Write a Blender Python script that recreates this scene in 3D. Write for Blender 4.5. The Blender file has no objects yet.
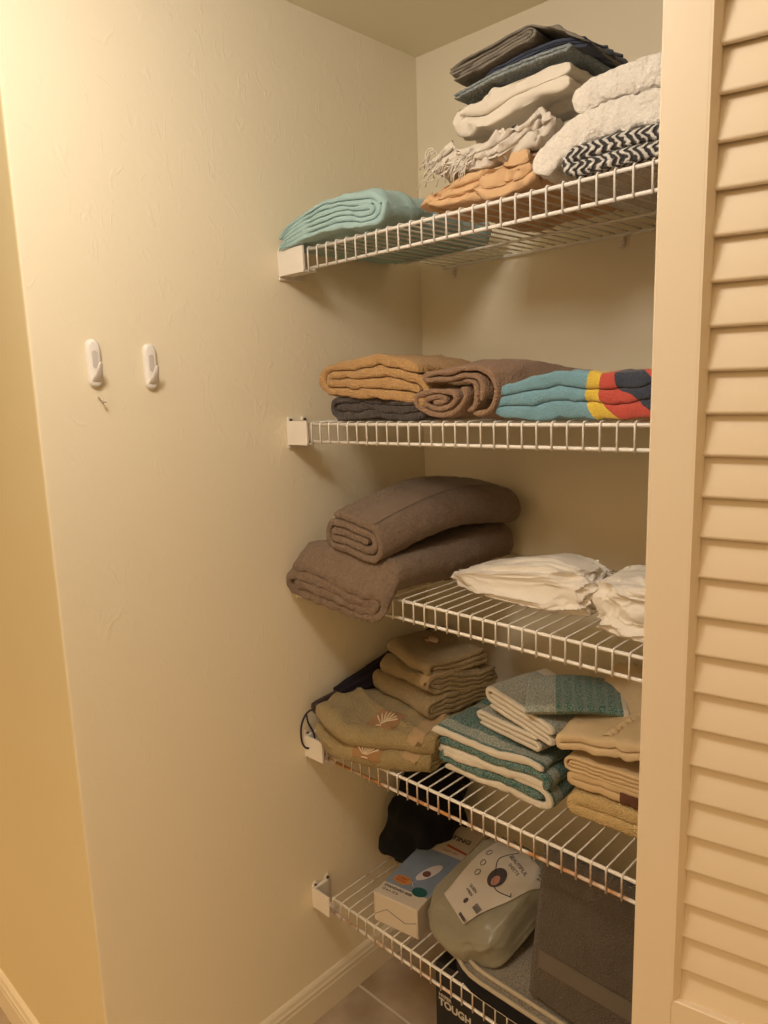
import bpy, bmesh, math, random
from mathutils import Vector, Matrix, noise, Euler
from mathutils.bvhtree import BVHTree

PI = math.pi
def nvec(v):      # repeatable vector noise
    return Vector((noise.noise(v + Vector((19.1, 3.7, 41.3))), noise.noise(v + Vector((-7.9, 57.3, 11.9))), noise.noise(v + Vector((33.7, -21.1, -5.3)))))
sc = bpy.context.scene
col = sc.collection

# ------------------------------------------------------------ camera, light, exposure
cam_d = bpy.data.cameras.new('camera')
cam = bpy.data.objects.new('camera', cam_d)
col.objects.link(cam)
CR = Vector((0.72218, 0.69098, -0.03159)); CU = Vector((-0.09791, 0.14732, 0.98423)); CF = Vector((-0.68474, 0.70770, -0.17405))
cam.matrix_world = Matrix(((CR.x, CU.x, -CF.x, 1.1703), (CR.y, CU.y, -CF.y, -1.3576), (CR.z, CU.z, -CF.z, 1.4388), (0, 0, 0, 1)))
cam_d.sensor_fit = 'VERTICAL'; cam_d.sensor_height = 36.0; cam_d.lens = 737.57 / 1024 * 36
cam_d.clip_start = 0.02
sc.camera = cam

sc.view_settings.view_transform = 'Standard'
sc.view_settings.look = 'None'
sc.view_settings.gamma = 1
sc.view_settings.use_curve_mapping = False
sc.view_settings.exposure = 0.0

w = bpy.data.worlds.new('world'); sc.world = w; w.use_nodes = True
_nt = w.node_tree; _bg = _nt.nodes['Background']
_tc = _nt.nodes.new('ShaderNodeTexCoord'); _sp = _nt.nodes.new('ShaderNodeSeparateXYZ'); _mr = _nt.nodes.new('ShaderNodeMapRange')
_nt.links.new(_tc.outputs['Generated'], _sp.inputs[0]); _nt.links.new(_sp.outputs[2], _mr.inputs['Value'])
_mr.inputs['From Min'].default_value = -0.5; _mr.inputs['From Max'].default_value = 0.35
_mr.inputs['To Min'].default_value = 0.06; _mr.inputs['To Max'].default_value = 1.24
_nt.links.new(_mr.outputs[0], _bg.inputs[1])
_bg.inputs[0].default_value = (1.0, 0.64, 0.30, 1)

def area(name, loc, target, size, power, color, shape='DISK'):
    l = bpy.data.lights.new(name, 'AREA'); l.shape = shape; l.size = size; l.energy = power; l.color = color
    o = bpy.data.objects.new(name, l); col.objects.link(o); o.location = loc
    o.rotation_euler = (Vector(target) - Vector(loc)).to_track_quat('-Z', 'Y').to_euler()
    return o
def lamp(name, loc, radius, power, color):
    l = bpy.data.lights.new(name, 'POINT'); l.shadow_soft_size = radius; l.energy = power; l.color = color
    o = bpy.data.objects.new(name, l); col.objects.link(o); o.location = loc; return o
lamp('hall_wall_light', (0.57, -1.22, 2.03), 0.09, 16.8, (1.0, 0.925, 0.84))

# ------------------------------------------------------------ materials
def new_mat(name):
    m = bpy.data.materials.new(name); m.use_nodes = True
    nt = m.node_tree; b = nt.nodes['Principled BSDF']
    return m, nt, b
def node(nt, t, **kw):
    n = nt.nodes.new(t)
    for k, v in kw.items():
        if k.startswith('_'): setattr(n, k[1:], v)
        else: n.inputs[k].default_value = v
    return n
def rgba(c): return (c[0], c[1], c[2], 1)
def coords(nt, kind='Object'):
    return node(nt, 'ShaderNodeTexCoord').outputs[kind]
def bump_chain(nt, b, specs, coord):
    """specs: list of (type, scale, strength, distance, stretch)"""
    prev = None
    for t, s, st, dist, stretch in specs:
        mp = node(nt, 'ShaderNodeMapping'); mp.inputs['Scale'].default_value = stretch
        nt.links.new(coord, mp.inputs['Vector'])
        if t == 'noise':
            n = node(nt, 'ShaderNodeTexNoise', Scale=s, Detail=4.0, Roughness=0.6); out = n.outputs['Fac']
        elif t == 'voro':
            n = node(nt, 'ShaderNodeTexVoronoi', Scale=s); out = n.outputs['Distance']
        nt.links.new(mp.outputs[0], n.inputs['Vector'])
        bp = node(nt, 'ShaderNodeBump', Strength=st, Distance=dist)
        nt.links.new(out, bp.inputs['Height'])
        if prev: nt.links.new(prev.outputs[0], bp.inputs['Normal'])
        prev = bp
    nt.links.new(prev.outputs[0], b.inputs['Normal'])
def mixc(nt, fac, a, b_):
    m = node(nt, 'ShaderNodeMix', _data_type='RGBA')
    if isinstance(fac, float): m.inputs[0].default_value = fac
    else: nt.links.new(fac, m.inputs[0])
    for v, i in ((a, 6), (b_, 7)):
        if isinstance(v, tuple): m.inputs[i].default_value = rgba(v)
        else: nt.links.new(v, m.inputs[i])
    return m.outputs[2]
def math_(nt, op, a, b_=None, c=None):
    m = node(nt, 'ShaderNodeMath', _operation=op)
    for i, v in enumerate((a, b_, c)):
        if v is None: continue
        if isinstance(v, (int, float)): m.inputs[i].default_value = v
        else: nt.links.new(v, m.inputs[i])
    return m.outputs[0]
def ramp(nt, fac, stops, interp='LINEAR'):
    r = node(nt, 'ShaderNodeValToRGB'); cr = r.color_ramp; cr.interpolation = interp
    while len(cr.elements) < len(stops): cr.elements.new(0.5)
    for e, (p, c) in zip(cr.elements, stops): e.position = p; e.color = rgba(c)
    nt.links.new(fac, r.inputs[0]); return r.outputs[0]
def noise_fac(nt, coord, scale, detail=3.0):
    n = node(nt, 'ShaderNodeTexNoise', Scale=scale, Detail=detail); nt.links.new(coord, n.inputs['Vector']); return n.outputs['Fac']

def plain(name, c, rough=0.5, metal=0.0, var=0.0, vscale=8.0, coat=0.0):
    m, nt, b = new_mat(name)
    b.inputs['Roughness'].default_value = rough; b.inputs['Metallic'].default_value = metal
    b.inputs['Coat Weight'].default_value = coat
    if var:
        f = noise_fac(nt, coords(nt), vscale)
        o = mixc(nt, f, tuple(x * (1 - var) for x in c), tuple(min(1, x * (1 + var)) for x in c))
        nt.links.new(o, b.inputs['Base Color'])
    else: b.inputs['Base Color'].default_value = rgba(c)
    return m

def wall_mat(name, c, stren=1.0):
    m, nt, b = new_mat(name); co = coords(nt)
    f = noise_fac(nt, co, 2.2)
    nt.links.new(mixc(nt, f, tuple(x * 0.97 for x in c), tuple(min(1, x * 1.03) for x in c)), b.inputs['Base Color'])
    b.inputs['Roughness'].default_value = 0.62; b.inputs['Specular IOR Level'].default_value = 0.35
    # skip-trowel texture: sparse raised smears over a fine grain
    n1 = node(nt, 'ShaderNodeTexNoise', Scale=20.0, Detail=3.0, Roughness=0.5, Distortion=0.7)
    mp = node(nt, 'ShaderNodeMapping'); mp.inputs['Scale'].default_value = (1, 1, 0.4)
    nt.links.new(co, mp.inputs['Vector']); nt.links.new(mp.outputs[0], n1.inputs['Vector'])
    d = math_(nt, 'ABSOLUTE', math_(nt, 'SUBTRACT', n1.outputs['Fac'], 0.5))
    ridge = node(nt, 'ShaderNodeMapRange'); ridge.inputs['From Min'].default_value = 0.0; ridge.inputs['From Max'].default_value = 0.03
    ridge.inputs['To Min'].default_value = 1; ridge.inputs['To Max'].default_value = 0
    nt.links.new(d, ridge.inputs['Value'])
    msk = node(nt, 'ShaderNodeTexNoise', Scale=26.0, Detail=2.0); nt.links.new(co, msk.inputs['Vector'])
    mr = node(nt, 'ShaderNodeMapRange'); mr.inputs['From Min'].default_value = 0.5; mr.inputs['From Max'].default_value = 0.62
    nt.links.new(msk.outputs['Fac'], mr.inputs['Value'])
    h = math_(nt, 'MULTIPLY', ridge.outputs[0], mr.outputs[0])
    b1 = node(nt, 'ShaderNodeBump', Strength=0.30 * stren, Distance=0.0016); nt.links.new(h, b1.inputs['Height'])
    n2 = noise_fac(nt, co, 38.0, 3.0)
    b2 = node(nt, 'ShaderNodeBump', Strength=0.22 * stren, Distance=0.0025); nt.links.new(n2, b2.inputs['Height']); nt.links.new(b1.outputs[0], b2.inputs['Normal'])
    nt.links.new(b2.outputs[0], b.inputs['Normal'])
    return m

def cloth_mat(name, c, kind='terry', var=0.12, sheen=0.25, c2=None):
    m, nt, b = new_mat(name); co = coords(nt)
    b.inputs['Roughness'].default_value = 0.95; b.inputs['Specular IOR Level'].default_value = 0.12
    b.inputs['Sheen Weight'].default_value = sheen; b.inputs['Sheen Roughness'].default_value = 0.6
    b.inputs['Sheen Tint'].default_value = rgba(tuple(0.5 + 0.5 * x for x in c))
    fine = {'terry': 420.0, 'plush': 260.0, 'sheet': 60.0, 'knit': 300.0}[kind]
    f1 = noise_fac(nt, co, 18.0, 2.0); f2 = noise_fac(nt, co, fine, 2.0)
    lo = tuple(x * (1 - var) for x in c); hi = tuple(min(1, x * (1 + var)) for x in c)
    a = mixc(nt, f1, lo, hi)
    if kind in ('terry', 'plush', 'knit'):
        r = node(nt, 'ShaderNodeMapRange'); r.inputs['From Min'].default_value = 0.35; r.inputs['From Max'].default_value = 0.65
        nt.links.new(f2, r.inputs['Value'])
        a = mixc(nt, math_(nt, 'MULTIPLY', r.outputs[0], 0.5), a, c2 or tuple(x * 0.62 for x in c))
    nt.links.new(a, b.inputs['Base Color'])
    if kind == 'terry': sp = [('voro', 320.0, 0.8, 0.0024, (1, 1, 1)), ('noise', 80.0, 0.7, 0.004, (1, 1, 1))]
    elif kind == 'plush': sp = [('noise', 190.0, 0.8, 0.004, (1, 1, 1)), ('noise', 55.0, 0.8, 0.008, (1, 1, 1))]
    elif kind == 'knit': sp = [('voro', 240.0, 0.7, 0.002, (1, 1, 1)), ('noise', 40.0, 0.3, 0.004, (1, 1, 1))]
    else: sp = [('noise', 700.0, 0.15, 0.0006, (1, 1, 1)), ('noise', 22.0, 0.55, 0.007, (1, 1, 1))]
    bump_chain(nt, b, sp, co)
    return m

def uv_xy(nt):
    s = node(nt, 'ShaderNodeSeparateXYZ'); nt.links.new(coords(nt, 'UV'), s.inputs[0]); return s.outputs[0], s.outputs[1]

def weave_mat(name, base, light, border, L, bw=0.013, mode='stripe', umax=None, left=True):
    """woven towel: speckled stripes across, plain border hems (uv in metres: x along the path, y across)"""
    m, nt, b = new_mat(name); co = coords(nt); u, v = uv_xy(nt)
    b.inputs['Roughness'].default_value = 0.95; b.inputs['Specular IOR Level'].default_value = 0.1; b.inputs['Sheen Weight'].default_value = 0.2
    sp = noise_fac(nt, co, 380.0, 1.0)
    r = node(nt, 'ShaderNodeMapRange'); r.inputs['From Min'].default_value = 0.42; r.inputs['From Max'].default_value = 0.58
    nt.links.new(sp, r.inputs['Value'])
    dark = mixc(nt, math_(nt, 'MULTIPLY', r.outputs[0], 0.45), base, light)
    pale = mixc(nt, math_(nt, 'MULTIPLY', r.outputs[0], 0.8), light, tuple(0.7 * x + 0.3 * y for x, y in zip(base, light)))
    if mode == 'block':
        st = math_(nt, 'GREATER_THAN', v, 0.050)
        fine = math_(nt, 'GREATER_THAN', math_(nt, 'SINE', math_(nt, 'MULTIPLY', v, 330.0)), 0.55)
        inner = mixc(nt, st, pale, mixc(nt, math_(nt, 'MULTIPLY', fine, 0.22), dark, pale))
    elif mode == 'pale':
        inner = pale
    else:
        st = math_(nt, 'GREATER_THAN', math_(nt, 'SINE', math_(nt, 'MULTIPLY', v, 62.0)), 0.75)
        inner = mixc(nt, st, dark, pale)
    e = math_(nt, 'GREATER_THAN', v, L - bw)
    if left: e = math_(nt, 'MAXIMUM', math_(nt, 'LESS_THAN', v, bw), e)
    if umax: e = math_(nt, 'MULTIPLY', e, math_(nt, 'LESS_THAN', u, umax))
    nt.links.new(mixc(nt, e, inner, border), b.inputs['Base Color'])
    bump_chain(nt, b, [('voro', 360.0, 0.5, 0.0014, (1, 1, 1)), ('noise', 60.0, 0.35, 0.003, (1, 1, 1))], co)
    return m

def chevron_mat(name):
    m, nt, b = new_mat(name); u, v = uv_xy(nt); co = coords(nt)
    b.inputs['Roughness'].default_value = 0.95; b.inputs['Sheen Weight'].default_value = 0.2
    q = node(nt, 'ShaderNodeSeparateXYZ'); nt.links.new(co, q.inputs[0])
    jit = math_(nt, 'MULTIPLY', math_(nt, 'SUBTRACT', noise_fac(nt, co, 110.0, 1.0), 0.5), 6.0)
    vv = math_(nt, 'ADD', math_(nt, 'ADD', q.outputs[2], math_(nt, 'MULTIPLY', q.outputs[1], 1.0)), math_(nt, 'MULTIPLY', q.outputs[0], 0.12))
    tri = math_(nt, 'PINGPONG', vv, 0.0085)
    ph = math_(nt, 'ADD', math_(nt, 'MULTIPLY', q.outputs[0], 520.0), math_(nt, 'MULTIPLY', tri, 620.0))
    s = math_(nt, 'SINE', math_(nt, 'ADD', ph, jit))
    r = node(nt, 'ShaderNodeMapRange'); r.inputs['From Min'].default_value = 0.0; r.inputs['From Max'].default_value = 0.35
    nt.links.new(s, r.inputs['Value'])
    nt.links.new(mixc(nt, r.outputs[0], (0.035, 0.032, 0.032), (0.72, 0.70, 0.66)), b.inputs['Base Color'])
    bp = node(nt, 'ShaderNodeBump', Strength=0.8, Distance=0.003); nt.links.new(s, bp.inputs['Height']); nt.links.new(bp.outputs[0], b.inputs['Normal'])
    return m

def beach_mat(name, aqua, s0):
    m, nt, b = new_mat(name); co = coords(nt); u, v = uv_xy(nt)
    b.inputs['Roughness'].default_value = 0.95; b.inputs['Sheen Weight'].default_value = 0.3
    sx = node(nt, 'ShaderNodeSeparateXYZ'); nt.links.new(co, sx.inputs[0])
    n1 = node(nt, 'ShaderNodeTexNoise', Scale=8.0, Detail=1.0); nt.links.new(co, n1.inputs['Vector'])
    f = math_(nt, 'ADD', sx.outputs[0], math_(nt, 'MULTIPLY', math_(nt, 'SUBTRACT', n1.outputs['Fac'], 0.5), 0.12))
    f = math_(nt, 'ADD', f, math_(nt, 'MULTIPLY', sx.outputs[2], 0.5))
    x = math_(nt, 'MULTIPLY', math_(nt, 'SUBTRACT', f, s0), 4.0)
    c = ramp(nt, x, [(0.0, aqua), (0.03, (0.80, 0.55, 0.04)), (0.12, (0.80, 0.55, 0.04)), (0.16, (0.60, 0.06, 0.03)), (0.27, (0.02, 0.02, 0.05)), (0.42, (0.60, 0.06, 0.03)), (0.5, (0.80, 0.55, 0.04)), (0.6, (0.60, 0.06, 0.03)), (0.8, (0.02, 0.02, 0.05))], 'CONSTANT')
    f2 = noise_fac(nt, co, 400.0, 2.0)
    c2 = mixc(nt, math_(nt, 'MULTIPLY', f2, 0.35), c, (0.10, 0.16, 0.18))
    nt.links.new(c2, b.inputs['Base Color'])
    bump_chain(nt, b, [('voro', 340.0, 0.5, 0.0016, (1, 1, 1)), ('noise', 50.0, 0.4, 0.004, (1, 1, 1))], co)
    return m

def tile_mat():
    m, nt, b = new_mat('floor tile'); co = coords(nt)
    mp = node(nt, 'ShaderNodeMapping'); mp.inputs['Location'].default_value = (-0.006, 0.303, 0); nt.links.new(co, mp.inputs['Vector'])
    br = node(nt, 'ShaderNodeTexBrick'); br.offset = 0.0; br.squash = 1.0
    br.inputs['Scale'].default_value = 1.0; br.inputs['Brick Width'].default_value = 0.33; br.inputs['Row Height'].default_value = 0.33
    br.inputs['Mortar Size'].default_value = 0.0035; br.inputs['Mortar Smooth'].default_value = 0.2
    nt.links.new(mp.outputs[0], br.inputs['Vector'])
    n = noise_fac(nt, co, 9.0, 6.0)
    c = ramp(nt, n, [(0.3, (0.30, 0.225, 0.16)), (0.55, (0.42, 0.33, 0.245)), (0.75, (0.50, 0.41, 0.31))])
    nt.links.new(mixc(nt, br.outputs['Fac'], c, (0.62, 0.55, 0.45)), b.inputs['Base Color'])
    b.inputs['Roughness'].default_value = 0.45
    bp = node(nt, 'ShaderNodeBump', Strength=0.5, Distance=0.002); bp.invert = True
    nt.links.new(br.outputs['Fac'], bp.inputs['Height']); nt.links.new(bp.outputs[0], b.inputs['Normal'])
    return m

def wire_mat(name, rust):
    m, nt, b = new_mat(name); co = coords(nt)
    b.inputs['Roughness'].default_value = 0.38
    if rust:
        n = node(nt, 'ShaderNodeTexNoise', Scale=22.0, Detail=4.0); nt.links.new(co, n.inputs['Vector'])
        r = node(nt, 'ShaderNodeMapRange'); r.inputs['From Min'].default_value = 0.58 - 0.20 * rust; r.inputs['From Max'].default_value = 0.72 - 0.12 * rust
        nt.links.new(n.outputs['Fac'], r.inputs['Value'])
        nt.links.new(mixc(nt, r.outputs[0], (0.80, 0.77, 0.72), (0.50, 0.22, 0.06)), b.inputs['Base Color'])
    else: b.inputs['Base Color'].default_value = rgba((0.84, 0.81, 0.76))
    return m

M = {}
M['wall'] = wall_mat('wall cream', (0.82, 0.735, 0.56))
M['wall_hall_shaded'] = wall_mat('wall hall shaded', (0.70, 0.60, 0.37), 0.6)  # darker, yellower copy of the wall colour; grazing shade put into it
M['wall_back'] = wall_mat('wall back', (0.82, 0.735, 0.56), 0.4)
M['ceil'] = wall_mat('ceiling paint', (0.86, 0.78, 0.59), 0.3)
M['trim'] = plain('trim paint', (0.76, 0.68, 0.53), 0.4)
M['door'] = plain('door paint', (0.71, 0.60, 0.45), 0.42, var=0.02, vscale=5)
M['tile'] = tile_mat()
M['wire'] = wire_mat('white wire', 0)
M['wire_r'] = wire_mat('rusting wire', 1.0)
M['wire_r2'] = wire_mat('lightly rusting wire', 0.35)
M['bracket'] = plain('white bracket plastic', (0.80, 0.75, 0.68), 0.45)
M['hole'] = plain('dark screw', (0.10, 0.07, 0.05), 0.5, 0.4)
M['steel'] = plain('nail steel', (0.5, 0.45, 0.38), 0.35, 0.8)
M['hook'] = plain('hook plastic', (0.83, 0.80, 0.77), 0.35)
M['hook_tab'] = plain('hook strip', (0.62, 0.58, 0.55), 0.5)

# ------------------------------------------------------------ object helpers
def tag(o, label=None, cat=None, group=None, kind=None):
    if label: o['label'] = label
    if cat: o['category'] = cat
    if group: o['group'] = group
    if kind: o['kind'] = kind
    return o
def link(name, me, mat, parent=None, smooth=True, ang=None):
    if mat:
        for mm in (mat if isinstance(mat, (list, tuple)) else [mat]): me.materials.append(mm)
    if smooth:
        for p in me.polygons: p.use_smooth = True
        if ang: me.set_sharp_from_angle(angle=math.radians(ang))
    o = bpy.data.objects.new(name, me); col.objects.link(o)
    if parent: o.parent = parent
    return o
def empty(name, loc=(0, 0, 0), rot=(0, 0, 0)):
    o = bpy.data.objects.new(name, None); col.objects.link(o); o.location = loc; o.rotation_euler = rot
    o.empty_display_size = 0.05
    return o
def from_bm(bm, name):
    me = bpy.data.meshes.new(name); bm.normal_update(); bm.to_mesh(me); bm.free(); return me
def add_box(bm, c, s, rot=None):
    m = Matrix.Translation(c) @ (rot.to_matrix().to_4x4() if rot else Matrix.Identity(4)) @ Matrix.Diagonal((s[0], s[1], s[2], 1))
    return bmesh.ops.create_cube(bm, size=1.0, matrix=m)['verts']
def bevel_all(bm, w, seg=2):
    bmesh.ops.bevel(bm, geom=list(bm.edges), offset=w, segments=seg, profile=0.5, affect='EDGES', clamp_overlap=True)
def box_obj(name, c, s, mat, parent=None, bev=0.002, seg=2):
    bm = bmesh.new(); add_box(bm, c, s)
    if bev: bevel_all(bm, bev, seg)
    return link(name, from_bm(bm, name), mat, parent, ang=35)
def add_tube(bm, pts, r, n=8, cap=True):
    pts = [Vector(p) for p in pts]; rings = []
    rr = r if isinstance(r, (list, tuple)) else [r] * len(pts)
    up = None
    for i, p in enumerate(pts):
        t = (pts[min(i + 1, len(pts) - 1)] - pts[max(i - 1, 0)]).normalized()
        if up is None:
            up = Vector((0, 0, 1)) if abs(t.z) < 0.9 else Vector((0, 1, 0))
        up = (up - t * up.dot(t)).normalized(); b = t.cross(up)
        rings.append([bm.verts.new(p + (up * math.cos(a) + b * math.sin(a)) * rr[i]) for a in [2 * PI * k / n for k in range(n)]])
    for a, b in zip(rings, rings[1:]):
        for k in range(n): bm.faces.new((a[k], a[(k + 1) % n], b[(k + 1) % n], b[k]))
    if cap:
        bm.faces.new(rings[0][::-1]); bm.faces.new(rings[-1])
def add_prism(bm, poly, axis, a, b):
    """poly in the two other axes, extruded along axis ('x','y','z') from a to b"""
    def P(u, v, t): return {'x': (t, u, v), 'y': (u, t, v), 'z': (u, v, t)}[axis]
    A = [bm.verts.new(P(u, v, a)) for u, v in poly]; B = [bm.verts.new(P(u, v, b)) for u, v in poly]
    n = len(poly)
    for i in range(n): bm.faces.new((A[i], A[(i + 1) % n], B[(i + 1) % n], B[i]))
    bm.faces.new(A[::-1]); bm.faces.new(B)
    bmesh.ops.recalc_face_normals(bm, faces=bm.faces)
def quad_obj(name, pts, mat, kind='structure', cuts=0):
    bm = bmesh.new(); bm.faces.new([bm.verts.new(p) for p in pts])
    return tag(link(name, from_bm(bm, name), mat, smooth=False), kind=kind)

# ------------------------------------------------------------ the closet and the hall corner it opens on
YC = -0.9046; HC = 2.145; XR = 1.28
def slab(name, lo, hi, mat):
    bm = bmesh.new(); c = [(a + b) / 2 for a, b in zip(lo, hi)]; s = [b - a for a, b in zip(lo, hi)]
    add_box(bm, c, s)
    return tag(link(name, from_bm(bm, name), mat, smooth=False), kind='structure')
# left wall with its outside corner: one wall block, hall face coloured for shade
bm = bmesh.new(); add_box(bm, (-0.65, (YC + 0.1) / 2, HC / 2), (1.3, 0.1 - YC, HC))
edges = [e for e in bm.edges if all(abs(v.co.x) < 1e-5 and abs(v.co.y - YC) < 1e-5 for v in e.verts)]
bmesh.ops.bevel(bm, geom=edges, offset=0.005, segments=4, profile=0.5, affect='EDGES')
bm.normal_update()
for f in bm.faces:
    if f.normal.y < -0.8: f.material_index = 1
tag(link('wall_left', from_bm(bm, 'wall_left'), [M['wall'], M['wall_hall_shaded']], ang=60), kind='structure')
slab('wall_back', (0.0, 0.0, 0), (XR + 0.1, 0.1, HC), M['wall_back'])
slab('wall_right', (XR, -0.60, 0), (XR + 0.1, 0.0, HC), M['wall_back'])
slab('wall_front', (XR, -0.72, 0), (2.1, -0.60, HC), M['wall'])
slab('floor', (-1.3, -2.4, -0.05), (2.1, 0.1, 0.0), M['tile'])
slab('ceiling', (-1.3, -1.9, HC), (2.1, 0.1, HC + 0.05), M['ceil'])

BP = [(0, 0), (0.014, 0), (0.014, 0.060), (0.0125, 0.064), (0.0125, 0.072), (0.010, 0.076), (0.008, 0.084), (0.004, 0.0885), (0, 0.0903)]
def baseboard(name, axis, a, b, off, sgn):
    bm = bmesh.new()
    add_prism(bm, [(off + sgn * u, v) for u, v in BP], axis, a, b)
    tag(link(name, from_bm(bm, name), M['trim'], smooth=False), kind='structure')
baseboard('baseboard_left', 'y', YC - 0.0, 0.0, 0.0, 1)
baseboard('baseboard_back', 'x', 0.014, XR, 0.0, -1)
baseboard('baseboard_hall', 'x', -1.3, 0.014, YC, -1)

# ------------------------------------------------------------ louvered folding door at the right
door = empty('door_1', (0.867, -0.68, 0), (0, 0, math.radians(10.4))); tag(door, kind='structure')
DT, DW, SW = 0.030, 0.40, 0.0405
box_obj('stile', (SW / 2, DT / 2, 1.065), (SW, DT, 2.07), M['door'], door, 0.0012, 1)
box_obj('stile', (DW - SW / 2, DT / 2, 1.065), (SW, DT, 2.07), M['door'], door, 0.0012, 1)
RZ = 0.786
for z0, z1 in ((0.03, 0.20), (RZ - 0.11, RZ), (2.02, 2.10)):
    box_obj('rail', (DW / 2, DT / 2, (z0 + z1) / 2), (DW - 2 * SW + 0.002, DT - 0.002, z1 - z0), M['door'], door, 0.0012, 1)
bm = bmesh.new()
PITCH = 0.0387
def slats(bm, z0, z1):
    z = z0
    while z < z1 - 0.03:
        # slanted blade: lower edge at the front, upper edge at the back, overlapping the next one
        prof = []
        a = (0.0115, z); b = (0.0215, z + PITCH + 0.0045)
        d = Vector((b[0] - a[0], b[1] - a[1])).normalized(); nrm = Vector((d.y, -d.x)); h = 0.0032
        for k in range(7):
            t = -PI / 2 + PI * k / 6
            prof.append((b[0] + d.x * h * math.cos(t) + nrm.x * h * math.sin(t), b[1] + d.y * h * math.cos(t) + nrm.y * h * math.sin(t)))
        for k in range(7):
            t = PI / 2 + PI * k / 6
            prof.append((a[0] + d.x * h * math.cos(t) + nrm.x * h * math.sin(t), a[1] + d.y * h * math.cos(t) + nrm.y * h * math.sin(t)))
        add_prism(bm, prof, 'x', SW - 0.001, DW - SW + 0.001)
        z += PITCH
slats(bm, 0.7835, 2.03)
link('louver_panel', from_bm(bm, 'louver_panel'), M['door'], door, ang=40)
bm = bmesh.new()   # sloped sticking round the louvered opening
for xa, sg in ((SW, 1), (DW - SW, -1)):
    add_prism(bm, [(xa - sg * 0.001, 0.0), (xa + sg * 0.001, 0.0), (xa + sg * 0.0065, 0.010), (xa + sg * 0.0065, 0.022), (xa - sg * 0.001, 0.022)], 'z', RZ - 0.001, 2.021)
link('sticking', from_bm(bm, 'sticking'), M['door'], door, smooth=False)
bm = bmesh.new(); slats(bm, 0.205, RZ - 0.115)
link('louver_panel', from_bm(bm, 'louver_panel'), M['door'], door, ang=40)

# ------------------------------------------------------------ wire shelves
SZ = [1.684, 1.3595, 1.044, 0.687, 0.320]; SS = [0.0176, 0.0156, 0.0041, 0.015, 0.0006]
X0 = [0.0811, 0.0671, 0.0684, 0.0660, 0.0630]
SD, LIP, STEP, XE = 0.409, 0.0335, 0.0254, 1.262
DECK = 0.0063
def deck(i, x): return SZ[i] + SS[i] * x + DECK
wire_names = [('uppermost white wire shelf, holding the towel pile tallest against the ceiling'),
              ('white wire shelf second from the top, holding the gold and aqua towels'),
              ('white wire shelf third from the top, holding brown towels and white cloths'),
              ('white wire shelf fourth from the top with rust along its front lip'),
              ('lowest white wire shelf, near the floor, carrying the box and packaged sheets')]
wr = 0.0016
bm = bmesh.new()
arc = [(0, -0.008, 0.0046), (0, -SD + 0.002, 0.0046), (0, -SD - 0.0022, 0.0040), (0, -SD - 0.0044, 0.0012), (0, -SD - 0.0046, -0.003), (0, -SD - 0.0046, -LIP - 0.004)]
add_tube(bm, arc, wr, 6)
wire_me = from_bm(bm, 'cross_wire')
wire_me2 = wire_me.copy()
for me in (wire_me, wire_me2):
    for p in me.polygons: p.use_smooth = True
wire_me.materials.append(M['wire']); wire_me2.materials.append(M['wire_r2'])
def rail_tube(name, y, z, r, mat, parent, i):
    bm = bmesh.new(); add_tube(bm, [(X0[i] - 0.006, y, z), (0.4, y, z), (0.8, y, z), (XE, y, z)], r, 10)
    return link(name, from_bm(bm, name), mat, parent)
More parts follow.
